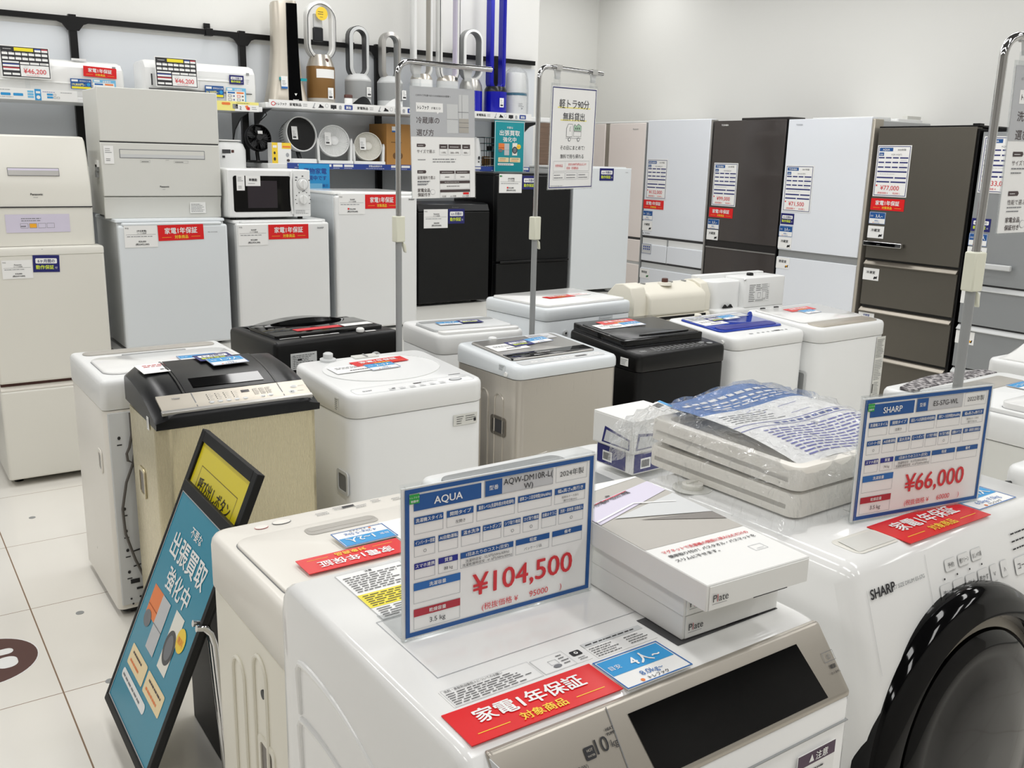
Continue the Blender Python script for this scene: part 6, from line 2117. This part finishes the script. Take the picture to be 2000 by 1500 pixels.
for k in range(5):
    a_ = 2 * pi * k / 5; a.poly([(.012 * cos(a_), .012 * sin(a_)), (.068 * cos(a_ - .1), .068 * sin(a_ - .1)), (.07 * cos(a_ + .4), .07 * sin(a_ + .4)), (.04 * cos(a_ + .7), .04 * sin(a_ + .7))], -.004 + .001 * k, 'charcoal')
a.cyl(.018, -.01, .022, 'black', 20); a.build('blades', t)
card(t, 'price_tag', T @ Matrix.Translation((-.01, .02, .026)), .03, .018, 'paper')
t = thing('yellow_box', 'small yellow and white carton on the lower shelf edge', 'box', (2.08, 5.505, LZ2))
MB().box(0, .12, 0, .07, 0, .12, 'paper').build('carton', t, bevel=.001)
q = Pr(FR(0, -.0006, 0)); q.r(0, 0, .036, .12, 'gold_ink'); q.r(.062, .085, .058, .035, 'gold_ink'); q.r(.006, .09, .024, .014, 'paper', 3); q.e(.016, .06, .006, .008, 'ink', 3); q.e(.016, .025, .007, .01, 'ink', 3); q.e(.096, .05, .01, .012, 'line_grey'); q.e(.1, .018, .01, .008, 'ink_brown', 3); q.r(.066, .092, .05, .01, 'orange', 3); q.build('side_print', t)


def circulator(lbl, x, y, r, depth, ring, face, kind, rz, tilt, cz, basew, basem):
    t = thing('circulator_fan', lbl, 'fan', (x, y, LZ2), rz)
    T = Matrix.Translation((0, 0, cz)) @ Matrix.Rotation(R(90 - tilt), 4, 'X')
    MB(T).lathe([(r * .6, -depth), (r * .86, -depth * .85), (r * .97, -depth * .3), (r, 0), (r * .985, .008), (r * .93, .008), (r * .92, -.004)], ring, 56).build('housing', t)
    if kind == 'drum':
        MB(T).lathe([(r * .93, -.002), (r * .9, -.02), (r * .35, -.05), (.001, -.05)], face, 48).build('inner_cone', t)
        a = MB(T); a.cyl(r * .24, -.052, -.03, 'charcoal', 28, .004); a.build('hub', t)
        a = MB(T)
        for k in range(40):
            a_ = 2 * pi * k / 40; a.tube([(r * .96 * cos(a_), r * .96 * sin(a_), -depth * .4), (r * .8 * cos(a_), r * .8 * sin(a_), -depth * 1.1)], .0016, 'dark_grey', 5)
        a.build('rear_grille', t)
    else:
        MB(T).lathe([(r * .93, -.012), (r * .5, -.03), (.001, -.03)], 'dark_grey', 40).build('inner_dark', t)
        a = MB(T); n = 36
        for k in range(n):
            a_ = 2 * pi * k / n
            pts = [((r * (.26 + .66 * u)) * cos(a_ + .55 * u), (r * (.26 + .66 * u)) * sin(a_ + .55 * u), .004 + .012 * sin(pi * u)) for u in (0, .25, .5, .75, 1)]
            a.tube(pts, r * .014, face, 5)
        a.build('spiral_grille', t)
        MB(T).lathe([(r * .28, .0), (r * .28, .012), (r * .22, .017), (.001, .018)], face, 32).build('hub', t)
    b = MB()
    if basew:
        hb = cz
        for sx in (-1, 1):
            b.prism([(sx * basew / 2, 0), (sx * (basew / 2 - .018), 0), (sx * (basew / 2 - .012), hb), (sx * (basew / 2 - .002), hb + .02), (sx * (basew / 2 + .003), hb)], 'y', -.03, .04, basem)
        b.box(-basew / 2, basew / 2, -.055, .06, 0, .022, basem)
        b.build('stand', t, bevel=.004)
    else:
        b.slab(.2, .17, .03, 0, .03, basem, .006, cx=-.03)
        b.tube([(0, .02, .02), (.0, .05, .08), (.0, .05, cz - .03)], .014, 'charcoal', 10)
        b.build('stand', t)
    card(t, 'price_tag', T @ Matrix.Translation((-r * .62, -r * .32, .026 if kind != 'drum' else .004)), .04, .078, 'paper', PT)
    return t


circulator('large circulator fan with a black dished face and white drum', 2.33, LY2, .108, .11, 'white', 'black', 'drum', 8, 8, .178, 0, 'white')
circulator('white circulator fan with a spiral grille', 2.548, LY2, .1, .09, 'white', 'white', 'spiral', -12, 12, .143, .222, 'white')
circulator('cream circulator fan with a spiral grille beside the kraft carton', 2.78, LY2 - .01, .092, .085, 'ivory', 'ivory', 'spiral', -14, 14, .115, .205, 'white')
t = thing('kraft_carton', 'brown kraft carton on the lower shelf behind the chrome pole', 'box', (2.9, 5.62, LZ2), 4)
MB().box(0, .25, 0, .22, 0, .262, 'kraft').build('carton', t, bevel=.0015)
q = Pr(FR(.005, -.0006, 0)); q.e(.06, .06, .018, .02, 'kraft_dark'); q.e(.1, .06, .018, .02, 'kraft_dark'); q.b(.03, .14, .12, .016, 'kraft_dark', 1, 3); q.build('side_print', t)
card(t, 'price_tag', FR(.04, -.001, .21), .03, .036, 'paper', lambda q: q.r(0, 0, .03, .01, 'mid_blue'))
t = thing('rice_cooker', 'white rice cooker half hidden between the dishwasher and microwave', 'rice cooker', (1.85, 5.66, 1.4855))
MB().slab(.2, .26, .07, 0, .16, 'white', .05).build('body', t)
MB().slab(.16, .2, .05, .16, .168, 'white_gloss', .004).build('lid', t)
q = Pr(FR(-.06, -.1305, .06)); q.r(.0, .03, .05, .022, 'dark_grey'); q.r(.054, .034, .016, .016, 'brown'); q.r(0, .005, .016, .012, 'ink'); q.build('control_panel', t)
t = thing('kettle', 'white upright kettle on the lower shelf beside the wire coffee rack', 'kettle', (3.575, 5.6, LZ2))
MB().lathe([(.05, 0), (.052, .004), (.05, .1), (.04, .16), (.03, .19), (.001, .2)], 'white', 28, sx=.62).build('body', t)
q = Pr(FR(-.016, -.0525, .03)); q.e(.012, .03, .008, .012, 'ink'); q.r(.004, .0, .012, .008, 'ink'); q.build('lettering', t)
t = thing('wire_rack', 'small dark wire rack with copper-coloured pieces on the lower shelf by the teal poster', 'rack', (3.66, 5.62, LZ2))
a = MB()
for k in range(7):
    a.tube([(k * .02, 0, .0), (k * .02, 0, .2)], .0022, 'charcoal', 6)
for z in (.01, .06, .11, .16, .2):
    a.tube([(0, 0, z), (.12, 0, z)], .0026, 'chrome', 6); a.tube([(0, .1, z), (.12, .1, z)], .0026, 'chrome', 6)
    a.tube([(0, 0, z), (0, .1, z)], .0026, 'charcoal', 6); a.tube([(.12, 0, z), (.12, .1, z)], .0026, 'charcoal', 6)
a.build('wire_frame', t)
MB(Matrix.Translation((.05, .05, .012))).lathe([(.03, 0), (.034, .02), (.03, .06), (.001, .062)], 'bronze', 20).build('copper_pot', t)
MB(Matrix.Translation((.08, .05, .112))).lathe([(.022, 0), (.026, .03), (.001, .034)], 'black', 20).build('black_pot', t)
# far corner
t = thing('recess_shelf', 'white shelf in the far corner behind the truck-loan sheet pole', 'shelf', (4.55, 6.6, 0))
MB().box(0, .75, 0, .4, 1.478, 1.5, 'white').build('board', t)
MB().box(.02, .04, .05, .4, 0, 1.478, 'white').build('side_panel', t)
MB().box(.71, .73, .05, .4, 0, 1.478, 'white').build('side_panel', t)
card(t, 'shelf_strip', FR(.3, -.002, 1.5), .16, .035, 'navy', lambda q: q.r(.05, .008, .06, .02, 'paper'))
t = thing('wood_grain_box', 'brown wood-grain box on the far corner shelf behind the pole', 'box', (4.72, 6.62, 1.5005))
MB().box(0, .36, 0, .3, 0, .39, 'wood').build('case', t, bevel=.004)

# ------------------------------------------------------------------ tall refrigerators along the right wall
FX = 5.45


def big(name, lbl, yl, w, d, h, body, dt=.06):
    t = thing(name, lbl, 'refrigerator', (FX, yl, 0), -90)
    a = MB(); a.box(.006, w - .006, dt + .012, d, .02, h - .015, body); a.build('cabinet', t, bevel=.006)
    for fx in (.06, w - .06):
        MB(Matrix.Translation((fx, dt + .06, 0))).cyl(.022, 0, .024, 'black', 14).build('foot', t)
    return t


def dr(t, nm, x0, x1, z0, z1, m, dt=.06, bev=.006, y0=0.0):
    return MB().box(x0, x1, y0, dt, z0, z1, m).build(nm, t, bevel=bev, seg=3)


# pinkish french-door refrigerator
t = big('refrigerator', 'pearl-white french-door refrigerator with a bronze centre strip, farthest along the right wall', 6.6, .676, .64, 1.905, 'white')
dr(t, 'left_door', 0, .158, .96, 1.9, 'pinkish'); dr(t, 'right_door', .214, .674, .96, 1.9, 'pinkish')
MB().box(.16, .212, .004, .05, .965, 1.898, 'panel_silver').build('centre_strip', t, bevel=.003)
MB().box(.0, .676, .01, .06, .94, .96, 'dark_grey').build('door_gap', t)
dr(t, 'drawer', 0, .674, .755, .94, 'pinkish'); dr(t, 'drawer', 0, .674, .4, .732, 'pinkish'); dr(t, 'drawer', 0, .674, .05, .385, 'pinkish')
MB().box(.004, .67, .01, .05, .732, .755, 'light_grey').build('drawer_handle', t)
MB().box(0, .676, .002, .64, 1.9, 1.915, 'white').build('top_panel', t, bevel=.003)
MB().box(.676, .683, .0, .06, .05, 1.9, 'mid_grey').build('side_trim', t)
q = Pr(FR(.5, -.001, 1.845)); q.t('Panasonic', .05, .0, .018, 'ink_grey'); q.build('lettering', t)

# white six-compartment refrigerator
t = big('refrigerator', 'glossy white refrigerator with two side-by-side middle drawers, price card of 132,000 yen', 5.905, .715, .64, 1.92, 'mid_grey')
w = .7
dr(t, 'door', .0, w, .985, 1.918, 'glass_white'); dr(t, 'left_drawer', 0, .302, .775, .915, 'glass_white'); dr(t, 'right_drawer', .307, w, .775, .915, 'glass_white')
MB().box(.0, w, .012, .06, .915, .965, 'white').build('drawer_handle', t); MB().box(.0, w + .01, .016, .055, .965, .985, 'dark_grey').build('door_gap', t)
MB().box(.3, .309, .004, .06, .77, .967, 'mid_grey').build('divider', t)
MB().box(.0, w + .01, .016, .055, .758, .775, 'dark_grey').build('drawer_gap', t); MB().box(.0, w, .012, .06, .715, .758, 'light_grey').build('drawer_handle', t)
dr(t, 'drawer', 0, w, .4, .715, 'glass_white'); dr(t, 'drawer', 0, w, .05, .385, 'glass_white')
MB().box(w + .002, w + .018, .004, .06, .04, 1.91, 'silver_paint').build('side_trim', t)
fridge_card(t, FR(.02, -.001, 1.29), 'MITSUBISHI', '2019年製', 'MR-MX50E-W', '¥132,000', '120,000')
warranty(t, FR(.0, -.001, 1.207), .24, .073)
family_card(t, FR(.0, -.001, 1.116), '3人~', '400L~', .118); room_tag(t, FR(.0, -.001, 1.027), '冷蔵室')
q = Pr(FR(.004, -.001, .998)); q.t('▲', .012, 0, .015, 'ink'); q.t('MITSUBISHI', .062, .003, .012, 'ink', fit=.07); q.build('lettering', t)
card(t, 'notice_label', FR(.008, -.001, .836), .115, .08, 'light_grey', lambda q: (q.o(0, 0, .115, .08, .002, 'ink_blue'), [q.r(.02 + k * .022, .03 + j * .02, .014, .014, 'ink_blue') for k in range(4) for j in range(2)]))
room_tag(t, FR(.0, -.001, .628), '野菜室', 'green')

# dark brown-grey glass refrigerator
t = big('refrigerator', 'dark brown-grey glass refrigerator, price card of 99,000 yen', 5.168, .69, .64, 1.9, 'brown_dark')
w = .682
dr(t, 'door', .0, w, 1.012, 1.9, 'brown_grey', bev=.003); dr(t, 'drawer', 0, w, .62, .955, 'brown_grey', bev=.003); dr(t, 'drawer', 0, w, .05, .6, 'brown_grey', bev=.003)
MB().box(0, w, .012, .058, .955, 1.012, 'brown_dark').build('door_gap', t); MB().box(.0, w, -.003, .012, .95, .958, 'silver_paint').build('drawer_handle', t)
MB().box(.0, w, .012, .06, .6, .62, 'brown_dark').build('drawer_gap', t)
MB().box(.25, w, .02, .2, 1.9, 1.918, 'brown_dark').build('hinge_cover', t, bevel=.003)
MB().box(w + .001, w + .008, .004, .06, .04, 1.9, 'black').build('side_trim', t)
q = Pr(FR(.06, -.001, 1.862)); q.t('TOSHIBA', .05, 0, .017, 'paper', bold=.02); q.build('lettering', t)
fridge_card(t, FR(.03, -.001, 1.272), 'TOSHIBA', '2019年製', 'GR-R500GW', '¥99,000', '90,000')
warranty(t, FR(.012, -.001, 1.184), .24, .073)
family_card(t, FR(.005, -.001, 1.094), '3人~', '400L~', .118); room_tag(t, FR(.002, -.001, 1.01), '冷蔵室')

# white two-tone refrigerator
t = big('refrigerator', 'glossy white refrigerator with a grey handle gap, price card of 71,500 yen', 4.466, .672, .66, 1.9, 'light_grey')
w = .664
dr(t, 'door', .0, w, .996, 1.898, 'glass_white', bev=.003); dr(t, 'drawer', 0, w, .5, .945, 'glass_white', bev=.003); dr(t, 'drawer', 0, w, .05, .48, 'glass_white', bev=.003)
MB().box(0, w, .014, .058, .945, .996, 'mid_grey').build('door_gap', t); MB().box(.0, w, .012, .06, .48, .5, 'mid_grey').build('drawer_gap', t)
MB().box(w, w + .022, .004, .1, .04, 1.89, 'champagne').build('side_trim', t, bevel=.006)
MB().box(.12, .6, .1, .3, 1.89, 1.91, 'white').build('hinge_cover', t, bevel=.004); MB().slab(.6, .3, .02, 1.885, 1.905, 'white', .006, cx=.33, cy=.48).build('top_tray', t); MB().box(.56, .6, .48, .64, 1.89, 1.93, 'putty').build('rear_handle', t, bevel=.003)
q = Pr(FR(.045, -.001, 1.855)); q.t('TOSHIBA', .05, 0, .014, 'ink_grey'); q.build('lettering', t)
fridge_card(t, FR(.012, -.001, 1.267), 'TOSHIBA', '2017年製', 'GR-K510FD', '¥71,500', '65,000')
guarantee(t, FR(.006, -.001, 1.177), .115); family_card(t, FR(.001, -.001, 1.091), '3人~', '400L~', .118); room_tag(t, FR(.0, -.001, 1.006), '冷蔵室'); room_tag(t, FR(.0, -.001, .862), '野菜室', 'amber')

# titanium refrigerator with a bar handle
t = big('refrigerator', 'titanium-grey four-door refrigerator with a dark bar handle, price card of 77,000 yen', 3.742, .662, .64, 1.834, 'black')
w = .648
dr(t, 'door', .0, w, 1.006, 1.83, 'titan', bev=.002); MB().box(0, w + .004, .002, .64, 1.828, 1.84, 'black').build('top_panel', t, bevel=.002)
for z0, z1 in ((.70, .962), (.388, .652), (.05, .342)):
    dr(t, 'drawer', 0, w, z0, z1, 'titan', bev=.002)
    MB().prism([(-.012, z1), (-.012, z1 + .006), (.012, z1 + .03), (.05, z1 + .03), (.05, z1)], 'x', 0, w - .004, 'titan_light').build('drawer_handle', t, bevel=.002)
MB().box(0, w, .02, .055, .342, 1.008, 'titan_dark').build('drawer_gap', t); MB().box(w, w + .016, .01, .08, .03, 1.82, 'black').build('side_trim', t); MB().box(w - .03, w + .014, .0, .05, 1.83, 1.85, 'black').build('hinge_cover', t, bevel=.003)
a = MB(); a.box(.0, .276, -.04, -.012, 1.088, 1.118, 'chrome'); a.box(.0, .03, -.02, .0, 1.09, 1.115, 'titan_dark'); a.box(.24, .27, -.02, .0, 1.09, 1.115, 'titan_dark'); a.build('door_handle', t, bevel=.004)
q = Pr(FR(.004, -.0405, 1.092)); q.r(0, 0, .225, .022, 'black_gloss'); q.r(.232, .002, .034, .018, 'dark_grey'); q.t('AQUA', .11, .006, .009, 'ink_grey', l=5); q.build('handle_display', t)
fridge_card(t, FR(.006, -.001, 1.404), 'AQUA', '2020年製', 'AQR-V43J(T)', '¥77,000', '70,000')
warranty(t, FR(.0, -.001, 1.317), .24, .074); family_card(t, FR(.0, -.001, 1.229), '3人~', '400L~', .118); room_tag(t, FR(.0, -.001, 1.137), '冷蔵室'); room_tag(t, FR(.0, -.001, .863), '冷凍室')
card(t, 'compartment_tag', FR(.0, -.001, .572), .118, .075, 'paper', lambda q: q.t('切替室', .06, .052, .016, 'ink_blue', bold=.02))

# silver refrigerator at the edge
t = big('refrigerator', 'silver refrigerator with a long pale handle, price card of 33,000 yen', 3.052, .62, .62, 1.81, 'black')
w = .6
dr(t, 'door', .0, w, .925, 1.8, 'silver_door', bev=.003); MB().box(0, w, .0, .62, 1.8, 1.815, 'black').build('top_panel', t)
for z0, z1 in ((.68, .885), (.41, .64), (.05, .37)):
    dr(t, 'drawer', 0, w, z0, z1, 'silver_door', bev=.003)
    MB().prism([(-.012, z1), (-.012, z1 + .006), (.012, z1 + .028), (.05, z1 + .028), (.05, z1)], 'x', 0, w - .004, 'light_grey').build('drawer_handle', t, bevel=.002)
MB().box(0, w, .02, .055, .37, .925, 'dark_grey').build('drawer_gap', t)
a = MB(); a.box(.02, .29, -.045, -.02, 1.02, 1.052, 'light_grey'); a.box(.03, .06, -.025, .0, 1.024, 1.048, 'light_grey'); a.box(.25, .28, -.025, 0, 1.024, 1.048, 'light_grey'); a.build('door_handle', t, bevel=.006, seg=3)
fridge_card(t, FR(.012, -.001, 1.455), 'AQUA', '2019年製', 'AQR-27H2', '¥33,000', '30,000')
guarantee(t, FR(.004, -.001, 1.231), .115); family_card(t, FR(.0, -.001, 1.147), '2~3人', '~280L', .112); room_tag(t, FR(.0, -.001, 1.061), '冷蔵室'); room_tag(t, FR(.0, -.001, .8), '冷凍室'); room_tag(t, FR(.0, -.001, .555), '野菜室', 'amber')
